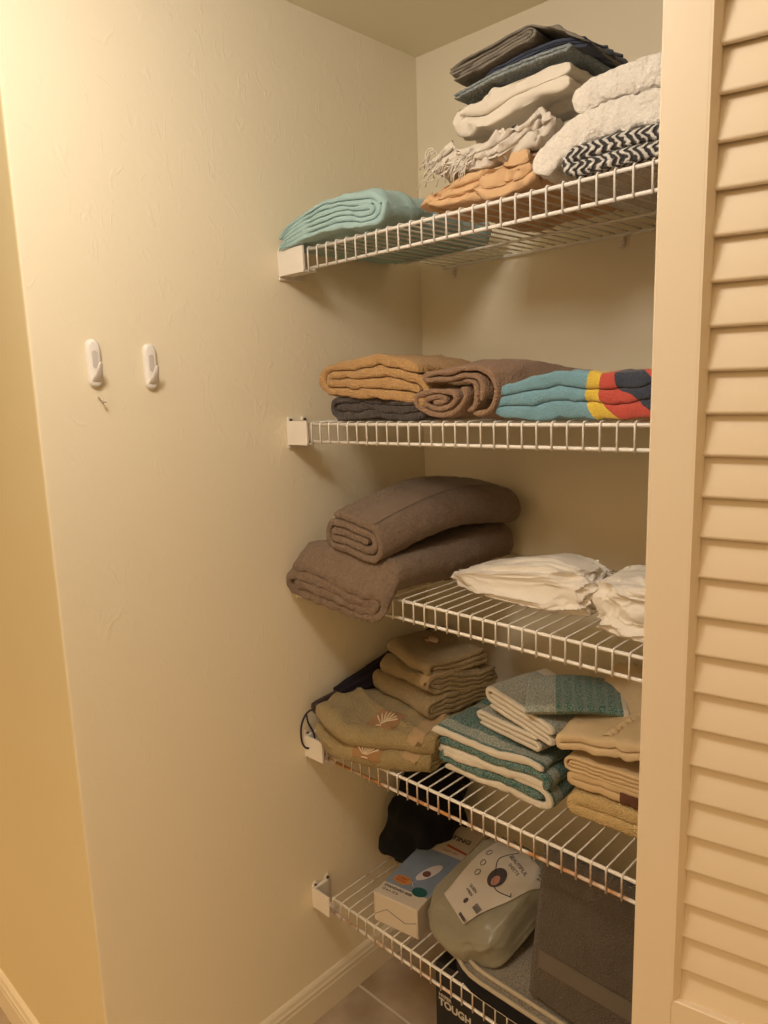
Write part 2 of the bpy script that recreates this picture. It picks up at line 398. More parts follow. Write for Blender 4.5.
for i in range(5):
    sh = empty('wire_shelf', (0, 0, SZ[i]), (0, -math.atan(SS[i]), 0))
    tag(sh, wire_names[i], 'shelf', 'wire shelves across the closet')
    rail_tube('front_rail', -SD, 0, 0.0030, M['wire'], sh, i)
    rail_tube('lip_rail', -SD - 0.0005, -LIP, 0.0030, M['wire_r'] if i == 3 else (M['wire_r2'] if i == 4 else M['wire']), sh, i)
    rail_tube('back_rail', -0.010, 0, 0.0030, M['wire'], sh, i)
    rail_tube('middle_rail', -0.135, 0, 0.0026, M['wire'], sh, i)
    x = X0[i]; k = 0
    while x < XE:
        o = bpy.data.objects.new('cross_wire', wire_me2 if i >= 3 else wire_me); col.objects.link(o); o.parent = sh
        o.location = (x, 0, 0); x += STEP
    # end bracket: wall plate with two screw ears, and a channel that takes the shelf end
    bm = bmesh.new()
    pl = [(-SD - 0.012, -0.046), (-SD + 0.040, -0.046), (-SD + 0.040, 0.004), (-SD + 0.036, 0.016), (-SD + 0.028, 0.016), (-SD + 0.024, 0.004),
          (-SD + 0.004, 0.004), (-SD, 0.016), (-SD - 0.008, 0.016), (-SD - 0.012, 0.004)]
    add_prism(bm, pl, 'x', 0.0005, 0.0045)
    br = link('end_bracket', from_bm(bm, 'end_bracket'), M['bracket'], sh, smooth=False)
    bm = bmesh.new()
    xb = X0[i] - 0.004
    add_prism(bm, [(0.004, -SD - 0.014), (xb, -SD - 0.014), (xb, -SD - 0.010), (0.012, -SD - 0.010), (0.012, -SD + 0.028), (0.004, -SD + 0.028)], 'z', -LIP - 0.006, 0.0075)
    add_prism(bm, [(-SD - 0.0138, -LIP - 0.0055), (-SD + 0.016, -LIP - 0.0055), (-SD + 0.016, -LIP + 0.002), (-SD + 0.013, -LIP + 0.002), (-SD + 0.012, -LIP - 0.003), (-SD - 0.0138, -LIP - 0.003)], 'x', 0.005, xb)
    link('channel', from_bm(bm, 'channel'), M['bracket'], br, smooth=False)
    for dy in (-0.004, 0.032):
        bm = bmesh.new(); add_tube(bm, [(0.0042, -SD + dy, 0.0085), (0.0062, -SD + dy, 0.0085)], 0.0035, 12)
        link('screw', from_bm(bm, 'screw'), M['hole'], br, ang=40)
    for x in (0.10, 0.50, 0.85, 1.15):
        bm = bmesh.new()
        add_box(bm, (x, -0.006, -0.004), (0.012, 0.011, 0.014)); add_box(bm, (x, -0.0035, -0.016), (0.010, 0.005, 0.012)); bevel_all(bm, 0.001, 1)
        add_tube(bm, [(x, -0.005, -0.017), (x, -0.0105, -0.017)], 0.003, 10)
        link('wall_clip', from_bm(bm, 'wall_clip'), M['bracket'], sh, ang=40)

# ------------------------------------------------------------ cloth tools
def layers(order, W, p, start=0, z0=0.0):
    ins = max([abs(a - b) for a, b in zip(order, order[1:])] + [0]) * p / 2
    xl, xr = ins, W - ins; side = start; pts = []
    for k, l in enumerate(order):
        a, b = (xl, xr) if side == 0 else (xr, xl); z = z0 + (l + 0.5) * p
        for t in range(9): pts.append((a + (b - a) * t / 8, z))
        if k < len(order) - 1:
            m = order[k + 1]; zm = z0 + ((l + m) / 2 + 0.5) * p; r = abs(m - l) * p / 2
            sx = 1 if side == 0 else -1; dz = 1 if m > l else -1
            for t in range(1, 8):
                a_ = PI * t / 8; pts.append((b + sx * r * math.sin(a_), zm - dz * r * math.cos(a_)))
        side = 1 - side
    return pts
def catmull(P, n=8):
    P = [Vector(p) for p in P]; Q = [P[0] * 2 - P[1]] + P + [P[-1] * 2 - P[-2]]; out = []
    for i in range(1, len(Q) - 2):
        for t in range(n):
            s = t / n; a, b, c, d = Q[i - 1], Q[i], Q[i + 1], Q[i + 2]
            out.append(0.5 * ((2 * b) + (c - a) * s + (2 * a - 5 * b + 4 * c - d) * s * s + (3 * b - a - 3 * c + d) * s ** 3))
    out.append(P[-1]); return [tuple(v) for v in out]
def resample(pts, ds):
    P = [Vector(p) for p in pts]; L = [0]
    for a, b in zip(P, P[1:]): L.append(L[-1] + (b - a).length)
    n = max(4, int(L[-1] / ds)); out = []; j = 0
    for k in range(n + 1):
        s = L[-1] * k / n
        while j < len(L) - 2 and L[j + 1] < s: j += 1
        f = (s - L[j]) / max(1e-9, L[j + 1] - L[j]); out.append(P[j].lerp(P[j + 1], f))
    return out, L[-1]
def ridged(v, k=2.0): return (1 - abs(noise.noise(v)) * 1.6) ** 2 * k
def wrinkler(seed, big=0.006, fb=7.0, small=0.0, fs=35.0, crease=0.0, fc=(14, 5, 14), rot=0.0):
    sv = Vector((seed * 13.7, seed * 7.1, seed * 3.3)); cr, sr = math.cos(rot), math.sin(rot)
    def f(v):
        g = v + nvec(v * fb + sv) * big
        if small: g = g + nvec(v * fs + sv) * small
        if crease:
            q = Vector(((v.x * cr + v.y * sr) * fc[0], (-v.x * sr + v.y * cr) * fc[1], v.z * fc[2])) + sv
            q = q + nvec(q * 0.5) * 0.8
            c = max(0.0, 1 - abs(noise.noise(q)) * 3.2)
            q2 = q * 2.3 + sv; c2 = max(0.0, 1 - abs(noise.noise(q2)) * 3.0); g.z += crease * 0.45 * c2 * c2
            g.y += crease * 0.5 * (c2 - 0.3)
            g.z += crease * (c * c - 0.15); g.x += crease * 0.5 * (c * c) * (1 if noise.noise(q * 0.7) > 0 else -1)
        return g
    return f
def strip_mesh(name, paths, th, L, ds=0.006, warp=None, post=None, thin=None):
    """folded cloth: thick ribbon following each (x,z) path, extruded along +y from 0 to L; uv in metres"""
    bm = bmesh.new(); uvl = bm.loops.layers.uv.new('UVMap')
    if not isinstance(paths, list): paths = [paths]
    if paths and not isinstance(paths[0], list): paths = [paths]
    uvs = {}
    for pts in paths:
        C, tot = resample(pts, ds); n = len(C)
        N = []
        for i in range(n):
            t = (C[min(i + 1, n - 1)] - C[max(i - 1, 0)]).normalized(); N.append(Vector((-t.y, t.x)))
        ny = max(3, int(L / (ds * 1.4)))
        ys = [0, 0.0012] + [0.003 + (L - 0.006) * k / ny for k in range(ny + 1)] + [L - 0.0012, L]
        fr = [0.45, 0.85] + [1] * (ny + 1) + [0.85, 0.45]
        grid = []
        for y, f in zip(ys, fr):
            row = []
            for i in range(n):
                e = min(i, n - 1 - i); fe = (0.5 if e == 0 else (0.88 if e == 1 else 1.0)) * f
                h = th / 2 * fe
                pr = []
                for sg in (1, -1):
                    v = Vector((C[i].x + N[i].x * h * sg, y, C[i].y + N[i].y * h * sg))
                    if warp: v = warp(v)
                    if post: v = post(v)
                    bv = bm.verts.new(v); uvs[bv] = (tot * i / (n - 1), y); pr.append(bv)
                row.append(pr)
            grid.append(row)
        F = bm.faces.new
        for r0, r1 in zip(grid, grid[1:]):
            for i in range(n - 1):
                F((r0[i][0], r0[i + 1][0], r1[i + 1][0], r1[i][0])); F((r0[i + 1][1], r0[i][1], r1[i][1], r1[i + 1][1]))
            F((r0[0][1], r0[0][0], r1[0][0], r1[0][1])); F((r0[-1][0], r0[-1][1], r1[-1][1], r1[-1][0]))
        for i in range(n - 1):
            F((grid[0][i][1], grid[0][i + 1][1], grid[0][i + 1][0], grid[0][i][0])); F((grid[-1][i][0], grid[-1][i + 1][0], grid[-1][i + 1][1], grid[-1][i][1]))
    for f in bm.faces:
        for l in f.loops: l[uvl].uv = uvs[l.vert]
    bmesh.ops.recalc_face_normals(bm, faces=bm.faces)
    return from_bm(bm, name)
def rest(o, shelf, x, y, h, rz=0.0):
    """stand o at (x, y), h above the deck of a shelf, following the shelf's slight slope"""
    o.location = (x, y, deck(shelf, x) + h)
    o.rotation_euler = (Matrix.Rotation(-math.atan(SS[shelf]), 3, 'Y') @ Matrix.Rotation(math.radians(rz), 3, 'Z')).to_euler()
    return o
def flat_bottom(o_me, z=0.0):
    for v in o_me.vertices:
        if v.co.z < z: v.co.z = z + (v.co.z - z) * 0.03
def fit_box(me, W, H, z0=0.0):
    xs = [v.co.x for v in me.vertices]; zs = [v.co.z for v in me.vertices]; xa, xb, za, zb = min(xs), max(xs), min(zs), max(zs)
    for v in me.vertices:
        v.co.x = (v.co.x - xa) / (xb - xa) * W; v.co.z = z0 + (v.co.z - za) / (zb - za) * H
def cloth(name, label, cat, mat, paths, th, L, shelf, x, y, h, rz=0, warp=None, post=None, ds=0.006, group=None, floor=True, box=None):
    me = strip_mesh(name, paths, th, L, ds, warp, post)
    if box: fit_box(me, *box)
    if floor: flat_bottom(me)
    o = link(name, me, mat, ang=70); rest(o, shelf, x, y, h, rz)
    return tag(o, label, cat, group)
def blob_mesh(name, s, seed, amp=0.1, f=2.0, crease=0.06, fc=3.0, ex=0.7, sub=5, flat=True, stretch=(1, 1, 1), post=None):
    bm = bmesh.new(); bmesh.ops.create_icosphere(bm, subdivisions=sub, radius=1.0)
    sv = Vector((seed * 5.1, seed * 9.7, seed * 2.3))
    for v in bm.verts:
        n = v.co.normalized()
        q = Vector([math.copysign(abs(c) ** ex, c) for c in n])
        st = Vector((n.x * stretch[0], n.y * stretch[1], n.z * stretch[2]))
        d = amp * noise.noise(st * f + sv)
        w = st * fc + sv + nvec(st * fc * 0.6 + sv) * 0.7
        c = max(0.0, 1 - abs(noise.noise(w)) * 3.0); d += crease * (c ** 2 - 0.2)
        w2 = st * fc * 2.1 + sv; c2 = max(0.0, 1 - abs(noise.noise(w2)) * 3.0); d += crease * 0.4 * (c2 ** 2)
        q = q + n * d
        v.co = Vector((q.x * s[0], q.y * s[1], q.z * s[2]))
        if post: v.co = post(v.co)
    zmin = -s[2] * (0.86 if flat else 1.0)
    for v in bm.verts:
        if flat and v.co.z < zmin: v.co.z = zmin + (v.co.z - zmin) * 0.05
        v.co.z -= zmin
    return from_bm(bm, name)
def decal(name, parent, mat, o, U, V, nx=14, ny=14, off=0.0008, shape=None, direction=None, thick=0.0005):
    """thin patch laid on the parent's surface: centre o, half-extent vectors U, V in parent's local frame"""
    bmp = bmesh.new(); bmp.from_mesh(parent.data); bvh = BVHTree.FromBMesh(bmp); bmp.free()
    o, U, V = Vector(o), Vector(U), Vector(V); nrm = U.cross(V).normalized() if direction is None else Vector(direction).normalized()
    bm = bmesh.new(); grid = {}
    for a in range(nx + 1):
        for b in range(ny + 1):
            s, t = 2 * a / nx - 1, 2 * b / ny - 1
            if shape: s, t = shape(s, t)
            p = o + U * s + V * t; hit = bvh.ray_cast(p + nrm * 0.12, -nrm)
            q = hit[0] + nrm * off if hit[0] else p
            grid[a, b] = bm.verts.new(q)
    # smooth so that fuzz below does not crumple the patch
    for a in range(nx):
        for b in range(ny): bm.faces.new((grid[a, b], grid[a + 1, b], grid[a + 1, b + 1], grid[a, b + 1]))
    for it in range(2): bmesh.ops.smooth_vert(bm, verts=bm.verts, factor=0.4, use_axis_x=True, use_axis_y=True, use_axis_z=True)
    for v in bm.verts:
        h = bvh.ray_cast(v.co + nrm * 0.05, -nrm)
        if h[0] and (v.co - h[0]).dot(nrm) < off: v.co = h[0] + nrm * off
    ex = bmesh.ops.extrude_face_region(bm, geom=list(bm.faces))
    for v in [g for g in ex['geom'] if isinstance(g, bmesh.types.BMVert)]: v.co += nrm * thick
    bmesh.ops.recalc_face_normals(bm, faces=bm.faces)
    return link(name, from_bm(bm, name), mat, parent, ang=60)
def disc(s, t):   # square -> disc
    return s * math.sqrt(1 - t * t / 2), t * math.sqrt(1 - s * s / 2)
def text_mesh(txt, size, bold=0.0, extrude=0.0002):
    c = bpy.data.curves.new('txt', 'FONT'); c.body = txt; c.size = size; c.extrude = extrude; c.offset = bold
    c.align_x = 'LEFT'; c.align_y = 'BOTTOM_BASELINE'
    o = bpy.data.objects.new('txt', c); col.objects.link(o)
    bpy.context.view_layer.update()
    me = bpy.data.meshes.new_from_object(o.evaluated_get(bpy.context.evaluated_depsgraph_get()))
    bpy.data.objects.remove(o); return me
def text_on(name, parent, txt, size, mat, o, U, V, bold=0.0, drape=None):
    """letters as a thin mesh in the plane (U, V) at o (parent's local frame)"""
    me = text_mesh(txt, size, bold); U, V = Vector(U).normalized(), Vector(V).normalized(); n = U.cross(V)
    for v in me.vertices: v.co = Vector(o) + U * v.co.x + V * v.co.y + n * (v.co.z + 0.0004)
    if drape:
        bvh, off = drape
        for v in me.vertices:
            h = bvh.ray_cast(v.co + n * 0.1, -n)
            if h[0]: v.co = h[0] + n * (off)
    return link(name, me, mat, parent, smooth=False)

# ------------------------------------------------------------ cloth materials
M['blue'] = cloth_mat('pale aqua fleece', (0.36, 0.53, 0.54), 'sheet', 0.08)
M['peach'] = cloth_mat('peach cotton', (0.66, 0.43, 0.24), 'sheet', 0.06)
M['fringe'] = cloth_mat('off white gauze', (0.68, 0.62, 0.54), 'sheet', 0.05)
M['cream'] = cloth_mat('cream cotton', (0.72, 0.66, 0.56), 'sheet', 0.05)
M['knit'] = cloth_mat('grey teal knit', (0.16, 0.19, 0.20), 'knit', 0.2, c2=(0.45, 0.47, 0.45))
M['navy'] = cloth_mat('navy sheet', (0.055, 0.065, 0.10), 'sheet', 0.1)
M['taupe'] = cloth_mat('grey taupe sheet', (0.20, 0.175, 0.14), 'sheet', 0.06)
M['fluffy'] = cloth_mat('white plush', (0.86, 0.81, 0.74), 'plush', 0.04, 0.6, c2=(0.76, 0.69, 0.60))
M['chevron'] = chevron_mat('black and white herringbone')
M['gold'] = cloth_mat('gold terry', (0.50, 0.30, 0.13), 'terry', 0.08)
M['charcoal'] = cloth_mat('charcoal terry', (0.075, 0.062, 0.060), 'terry', 0.1)
M['mocha'] = cloth_mat('mocha terry', (0.31, 0.195, 0.125), 'terry', 0.08)
M['mocha_hem'] = cloth_mat('mocha hem', (0.40, 0.29, 0.21), 'sheet', 0.04)
M['beach'] = beach_mat('aqua beach towel', (0.18, 0.37, 0.47), 0.20)
M['brown'] = cloth_mat('grey brown terry', (0.215, 0.150, 0.105), 'plush', 0.08)
M['brown_hem'] = cloth_mat('grey brown band', (0.19, 0.135, 0.097), 'sheet', 0.05)
M['white'] = cloth_mat('white satin cotton', (0.80, 0.75, 0.68), 'sheet', 0.03)
M['black'] = cloth_mat('black nylon', (0.010, 0.010, 0.013), 'sheet', 0.1, 0.05)
M['umb'] = cloth_mat('black umbrella nylon', (0.016, 0.013, 0.020), 'sheet', 0.1, 0.05)
M['strap'] = plain('dark cord', (0.02, 0.018, 0.03), 0.7)
M['sage'] = cloth_mat('sage tan terry', (0.34, 0.26, 0.125), 'terry', 0.08)
M['band'] = cloth_mat('woven sand band', (0.38, 0.26, 0.14), 'sheet', 0.06)
M['shell_bg'] = cloth_mat('brown shell patch', (0.30, 0.165, 0.075), 'sheet', 0.06)
M['shell'] = plain('shell embroidery', (0.66, 0.52, 0.36), 0.7)
M['tan'] = cloth_mat('tan terry', (0.31, 0.23, 0.12), 'terry', 0.07)
M['beige'] = cloth_mat('beige cotton', (0.60, 0.44, 0.25), 'sheet', 0.05)
M['beige2'] = cloth_mat('beige quilt', (0.60, 0.46, 0.28), 'sheet', 0.05)
M['yellow'] = cloth_mat('pale yellow terry', (0.62, 0.45, 0.21), 'terry', 0.06)
M['tagbrown'] = plain('brown satin label', (0.12, 0.045, 0.025), 0.5, var=0.5, vscale=90)
M['grey'] = cloth_mat('dark grey terry', (0.10, 0.080, 0.062), 'terry', 0.25)
M['grey_band'] = cloth_mat('dark grey band', (0.125, 0.102, 0.080), 'sheet', 0.06)

# ============================================================ SHELF 1 (top)
# pale aqua blanket
wk = wrinkler(3, 0.011, 7, 0.003, 30, 0.006, (6, 16, 8))
def post(v):
    t = min(1, max(0, v.x / 0.20)); v.z = v.z * (0.42 + 0.62 * t ** 0.8) - 0.010 * max(0, (v.x - 0.2) / 0.1) * (v.z > 0.04)
    v.x += 0.25 * (v.z - 0.03) * max(0, 1 - v.x / 0.15)
    if v.x < 0.03: v.z -= (0.03 - v.x) * 0.35
    return v
cloth('blanket', 'pale aqua folded blanket at the left end of the uppermost shelf', 'blanket', M['blue'],
      layers([0, 5, 4, 1, 2, 3], 0.275, 0.0112, 0), 0.0102, 0.33, 0, 0.006, -0.432, 0.0, 3, wk, post)

# the tall pile
wk = wrinkler(11, 0.022, 7, 0.005, 30, 0.018, (9, 16, 20), 0.5)
cloth('bed_sheet', 'peach crumpled bed sheet at the bottom of the tall pile on the uppermost shelf', 'sheet', M['peach'],
      [layers([1, 0], 0.25, 0.020, 1), catmull([(0.24, 0.050), (0.15, 0.052), (0.08, 0.048), (0.03, 0.036), (0.012, 0.024), (0.03, 0.02)])], 0.0185, 0.30, 0, 0.342, -0.398, 0.0, 0, wk,
      lambda v: Vector((v.x + 0.02 * math.sin(v.y * 9), v.y, v.z * (0.70 + 0.45 * min(1, max(0, v.x / 0.2))))), ds=0.005, box=(0.235, 0.072))
wk = wrinkler(17, 0.016, 8, 0.004, 34, 0.016, (20, 8, 20), 0.9)
fr = cloth('throw', 'off white gauzy throw with string fringe, lying on the peach sheet', 'throw', M['fringe'],
      layers([0, 2, 1], 0.26, 0.0155, 0), 0.0145, 0.27, 0, 0.350, -0.392, 0.050, 0, wk,
      lambda v: Vector((v.x, v.y, v.z * 1.0 + 0.03 * v.x - 0.5 * max(0, 0.04 - v.x))), ds=0.005, floor=False, box=(0.245, 0.060))
bm = bmesh.new(); R = random.Random(5)
for k in range(40):
    x0 = R.uniform(0.012, 0.11); z0 = R.uniform(0.005, 0.045) if x0 < 0.05 else R.uniform(0.008, 0.03)
    a = R.uniform(0.3, 1.3); ln = R.uniform(0.015, 0.030)
    pts = []
    for t in range(7):
        s = t / 6; pts.append((x0 - s * ln * math.cos(a), -0.004 - 0.007 * math.sin(s * PI) * R.uniform(.6, 1), z0 - s * ln * math.sin(a) * 0.8 + 0.003 * math.sin(s * 5 + k)))
    add_tube(bm, pts, 0.0010, 5)
for k in range(3):
    pts = [(0.016 + 0.010 * math.cos(a) + 0.003 * k, -0.002, 0.044 + 0.010 * math.sin(a) - 0.004 * k) for a in [j * 2 * PI / 14 for j in range(12)]]
    add_tube(bm, pts, 0.0010, 5)
tag(link('fringe', from_bm(bm, 'fringe'), M['fringe'], fr), kind='stuff')
wk = wrinkler(23, 0.016, 6, 0.003, 25, 0.011, (7, 14, 16), 0.3)
cloth('bed_sheet', 'cream white thick folded sheet in the middle of the tall pile on the uppermost shelf', 'sheet', M['cream'],
      [layers([0, 1], 0.245, 0.025, 1)], 0.0235, 0.27, 0, 0.393, -0.392, 0.104, 0, wk,
      lambda v: Vector((v.x, v.y, v.z + 0.03 * v.x)), floor=False, ds=0.006, box=(0.222, 0.070))
wk = wrinkler(29, 0.006, 8, 0.001, 40, 0.002)
cloth('knit_throw', 'grey speckled knit throw peeking out under the dark sheets of the tall pile', 'throw', M['knit'],
      layers([0, 1], 0.225, 0.0095, 0), 0.0090, 0.25, 0, 0.410, -0.388, 0.162, 0, wk,
      lambda v: Vector((v.x, v.y, v.z + 0.05 * v.x + 0.010 * math.sin(min(1, max(0, v.x / .22)) * PI))), floor=False, box=(0.205, 0.022))
wk = wrinkler(31, 0.008, 7, 0.002, 30, 0.007, (8, 16, 18), 0.4)
cloth('bed_sheet', 'navy folded sheet between the knit throw and the topmost taupe sheet', 'sheet', M['navy'],
      layers([1, 0, 2], 0.190, 0.0085, 0), 0.0078, 0.25, 0, 0.452, -0.378, 0.170, 0, wk,
      lambda v: Vector((v.x, v.y, v.z + 0.08 * v.x + 0.010 * math.sin(min(1, max(0, v.x / 0.2)) * PI) - 0.3 * max(0, v.x - .13))), floor=False, ds=0.005, box=(0.185, 0.032))
wk = wrinkler(37, 0.009, 6, 0.002, 30, 0.007, (7, 18, 18), 0.35)
def taupe_post(v):
    t = v.x
    v.z += 0.20 * min(t, 0.15) - 0.35 * max(0, t - 0.16); v.z -= 0.05 * max(0, v.y - 0.05)
    return v
pl = layers([0, 3, 2, 1], 0.165, 0.0070, 0)
outer = catmull([(0.008, 0.028), (0.04, 0.035), (0.09, 0.036), (0.14, 0.034), (0.175, 0.027), (0.205, 0.015), (0.235, -0.001), (0.25, -0.012)])
cloth('bed_sheet', 'grey taupe folded sheet crowning the tall pile, nearest the ceiling', 'sheet', M['taupe'],
      [pl, outer], 0.0063, 0.25, 0, 0.400, -0.395, 0.166, 0, wk, taupe_post, floor=False, ds=0.005, box=(0.235, 0.058))

# white plush blanket and herringbone throw
wk = wrinkler(41, 0.012, 7, 0.005, 85)
low = catmull([(0.60, 0.062), (0.30, 0.062), (0.16, 0.060), (0.075, 0.052), (0.035, 0.030), (0.03, 0.012)])
up = catmull([(0.60, 0.100), (0.30, 0.100), (0.17, 0.102), (0.115, 0.098), (0.080, 0.088)])
cloth('blanket', 'thick white fluffy blanket folded over at the right end of the uppermost shelf', 'blanket', M['fluffy'],
      [low, up], 0.038, 0.36, 0, 0.545, -0.395, 0.004, 0, wk, None, ds=0.0045)
wk = wrinkler(43, 0.004, 8, 0.001, 40)
cloth('throw', 'black and white herringbone throw folded in front of the fluffy blanket', 'throw', M['chevron'],
      layers([0, 1], 0.55, 0.0195, 1), 0.018, 0.045, 0, 0.622, -0.412, 0.0, 0, wk, None, ds=0.005)

# ============================================================ SHELF 2
wk = wrinkler(51, 0.012, 9, 0.003, 50, 0.004, (9, 7, 12))
cloth('bath_towel', 'charcoal folded towel underneath the gold towel', 'towel', M['charcoal'],
      layers([1, 0, 2], 0.240, 0.0140, 0), 0.0135, 0.30, 1, 0.112, -0.402, 0.0, 0, wk)
wk = wrinkler(53, 0.012, 8, 0.002, 50, 0.004, (9, 7, 12))
def gold_post(v):
    v.z += 0.008 * math.sin(min(1, max(0, v.x / 0.26)) * PI) - 0.55 * max(0, v.x - 0.13) ** 1.5
    v.z -= 0.02 * max(0, v.y - 0.1)
    return v
gp = layers([3, 0, 2, 1], 0.265, 0.0170, 1)
cloth('bath_towel', 'gold terry towel folded on top of the charcoal towel', 'towel', M['gold'],
      gp, 0.0155, 0.25, 1, 0.098, -0.408, 0.038, 0, wk, gold_post, floor=False)
# mocha rolled towel
def spiral(W, H, th, turns):
    pts = []
    n = int(turns * 28)
    for k in range(n + 1):
        t = k / n; a = t * turns * 2 * PI
        rx = W / 2 * (0.18 + 0.82 * t) - th / 2; rz = H / 2 * (0.14 + 0.86 * t) - th / 2
        pts.append((W / 2 + rx * math.cos(a + PI), H / 2 + rz * math.sin(a + PI)))
    return pts
wk = wrinkler(57, 0.010, 9, 0.002, 50, 0.003, (9, 7, 12))
sp = [spiral(0.125, 0.060, 0.0088, 2.6), catmull([(0.152, 0.026), (0.150, 0.044), (0.132, 0.062), (0.090, 0.0655), (0.050, 0.0655), (0.040, 0.0705), (0.050, 0.0755), (0.09, 0.0765), (0.135, 0.0745), (0.163, 0.061), (0.177, 0.038), (0.166, 0.012), (0.138, 0.006)]), catmull([(0.126, 0.010), (0.138, 0.016), (0.141, 0.032), (0.134, 0.048), (0.115, 0.056)])]
def mocha_post(v):
    t = v.y / 0.33; k = min(1, t * 3)
    v.z = v.z * (1.06 + 0.16 * math.sin(k * PI / 2)) * (1 - 0.30 * t * t)
    v.x = v.x * (1 + 0.18 * k) - 0.004 * k
    return v
o = cloth('bath_towel', 'mocha brown towel rolled up with its spiral end facing out', 'towel', M['mocha'],
      sp, 0.0088, 0.33, 1, 0.322, -0.410, 0.0, -4, wk, mocha_post, ds=0.005)
# aqua beach towel
wk = wrinkler(61, 0.014, 6, 0.003, 30, 0.005, (9, 12, 14), 0.6)
cloth('beach_towel', 'aqua blue beach towel with a yellow, red and black pattern at its right end', 'towel', M['beach'],
      layers([1, 0, 2], 0.42, 0.0190, 1), 0.0180, 0.32, 1, 0.483, -0.405, 0.0, 0, wk,
      lambda v: Vector((v.x, v.y, v.z * (0.75 + 0.4 * min(1, max(0, v.x / 0.12))))), ds=0.006)

# ============================================================ SHELF 3
wk = wrinkler(71, 0.014, 7, 0.0025, 75)
def low_post(v):
    v.z -= 0.75 * max(0, 0.036 - v.y) * (0.9 + 0.8 * min(1, max(0, v.x / .25)) ) * (1 if v.z < .2 else 1)
    return v
lowp = layers([3, 0, 2, 1], 0.275, 0.0190, 0)
cloth('bath_towel', 'thick grey brown towel drooping over the front lip, under the other brown towel', 'towel', M['brown'],
      lowp, 0.0178, 0.40, 2, 0.012, -0.452, 0.0, 0, wk, low_post, ds=0.005, floor=False)
wk = wrinkler(73, 0.007, 6, 0.002, 75)
def up_post(v):
    t = v.y / 0.37
    v.z += 0.022 * math.sin(min(1, t) * PI) + 0.028 * t - 0.18 * max(0, v.x - 0.06)
    v.x = v.x * (1 + 0.15 * t) + 0.01 * t
    return v
inn = layers([2, 1], 0.125, 0.011, 0, z0=0.010)
upp = layers([4, 0, 3, 1, 2], 0.155, 0.0155, 0)
ub = cloth('bath_towel', 'neatly folded grey brown towel lying on top of the drooping one', 'towel', M['brown'],
      upp, 0.0130, 0.37, 2, 0.108, -0.430, 0.072, -3, wk, up_post, ds=0.005, floor=False)
decal('woven_band', ub, M['brown_hem'], (0.118, 0.185, 0.085), (0.026, 0, -0.006), (0, 0.18, 0), 12, 40, 0.0012, direction=(0.25, 0, 1))

def bundle(name, label, s, seed, shelf, x, y, rz, post=None, **k):
    me = blob_mesh(name, s, seed, post=post, **k); o = link(name, me, M['white'], ang=80)
    rest(o, shelf, x, y, 0.0, rz); return tag(o, label, 'cloth', 'white cloths on the third shelf')
def taper(v):
    t = (v.x + 0.15) / 0.30
    v.z = (v.z + 0.03) * (0.50 + 0.60 * min(1, max(0, t * 1.4))) - 0.03; v.y *= 0.6 + 0.4 * min(1, max(0, t * 1.3)); v.y -= 0.03 * t * t; return v
wb = bundle('cloth_bundle', 'white satiny cloth bundled in the middle of the third shelf', (0.142, 0.070, 0.039), 81, 2, 0.466, -0.260, 6, taper, amp=0.20, f=1.8, crease=0.11, fc=1.6, sub=6, stretch=(0.6, 1.6, 1.3), ex=0.62)
bundle('cloth_bundle', 'white cloth bundled at the right beside the louvered door', (0.105, 0.085, 0.046), 83, 2, 0.740, -0.285, 10, None, amp=0.2, f=1.8, crease=0.12, fc=1.7, sub=6, stretch=(0.8, 1.5, 1.3), ex=0.65)
bm = bmesh.new()
for k in range(5):
    dx = 0.096 + 0.011 * k; r_ = 0.034 - 0.003 * k
    add_tube(bm, [(dx + 0.004 * math.sin(a * 2 + k), r_ * 1.25 * math.cos(a) - 0.022, 0.040 + r_ * math.sin(a) * (1 - 0.04 * k)) for a in [j * 2 * PI / 24 for j in range(25)]], 0.0050 if k % 2 else 0.0034, 6)
link('gathered_hem', from_bm(bm, 'gathered_hem'), M['white'], wb)

# ============================================================ SHELF 4
# shell towels: strips extruded along x, noses to the front  (rz = 90: path x -> +y, extrusion y -> -x)
def front_fold(name, label, mat, order, W, p, th, L, shelf, x, y, h, rz, wk, post=None, start=1, ds=0.006, cat='towel', group=None):
    # rz = direction of the fold line seen from above; local path axis points to the back
    return cloth(name, label, cat, mat, layers(order, W, p, start), th, L, shelf, x, y, h, 90 + rz, wk, post, ds, group, floor=False)
G1 = 'sage towels with shell patches'
shells = []
for k in range(2):
    wk = wrinkler(91 + k * 3, 0.014, 8, 0.003, 40, 0.008, (12, 7, 14))
    o = front_fold('hand_towel', ['sage tan towel with a shell patch, lowest at the left end of the fourth shelf',
                   'sage tan towel with a shell patch, on top of its twin, under the tan pile'][k],
                   M['sage'], [3, 0, 1, 2], 0.27, 0.0098, 0.0088, 0.275, 3, 0.320 + 0.004 * k, -0.372 + 0.006 * k, 0.001 + 0.038 * k, 10, wk,
                   (lambda v: Vector((v.x + 0.045 * math.sin(min(1, max(0, (v.y / 0.29))) * PI) * -1 * max(0, 1 - v.x / .12), v.y, v.z))), group=G1)
    shells.append(o)
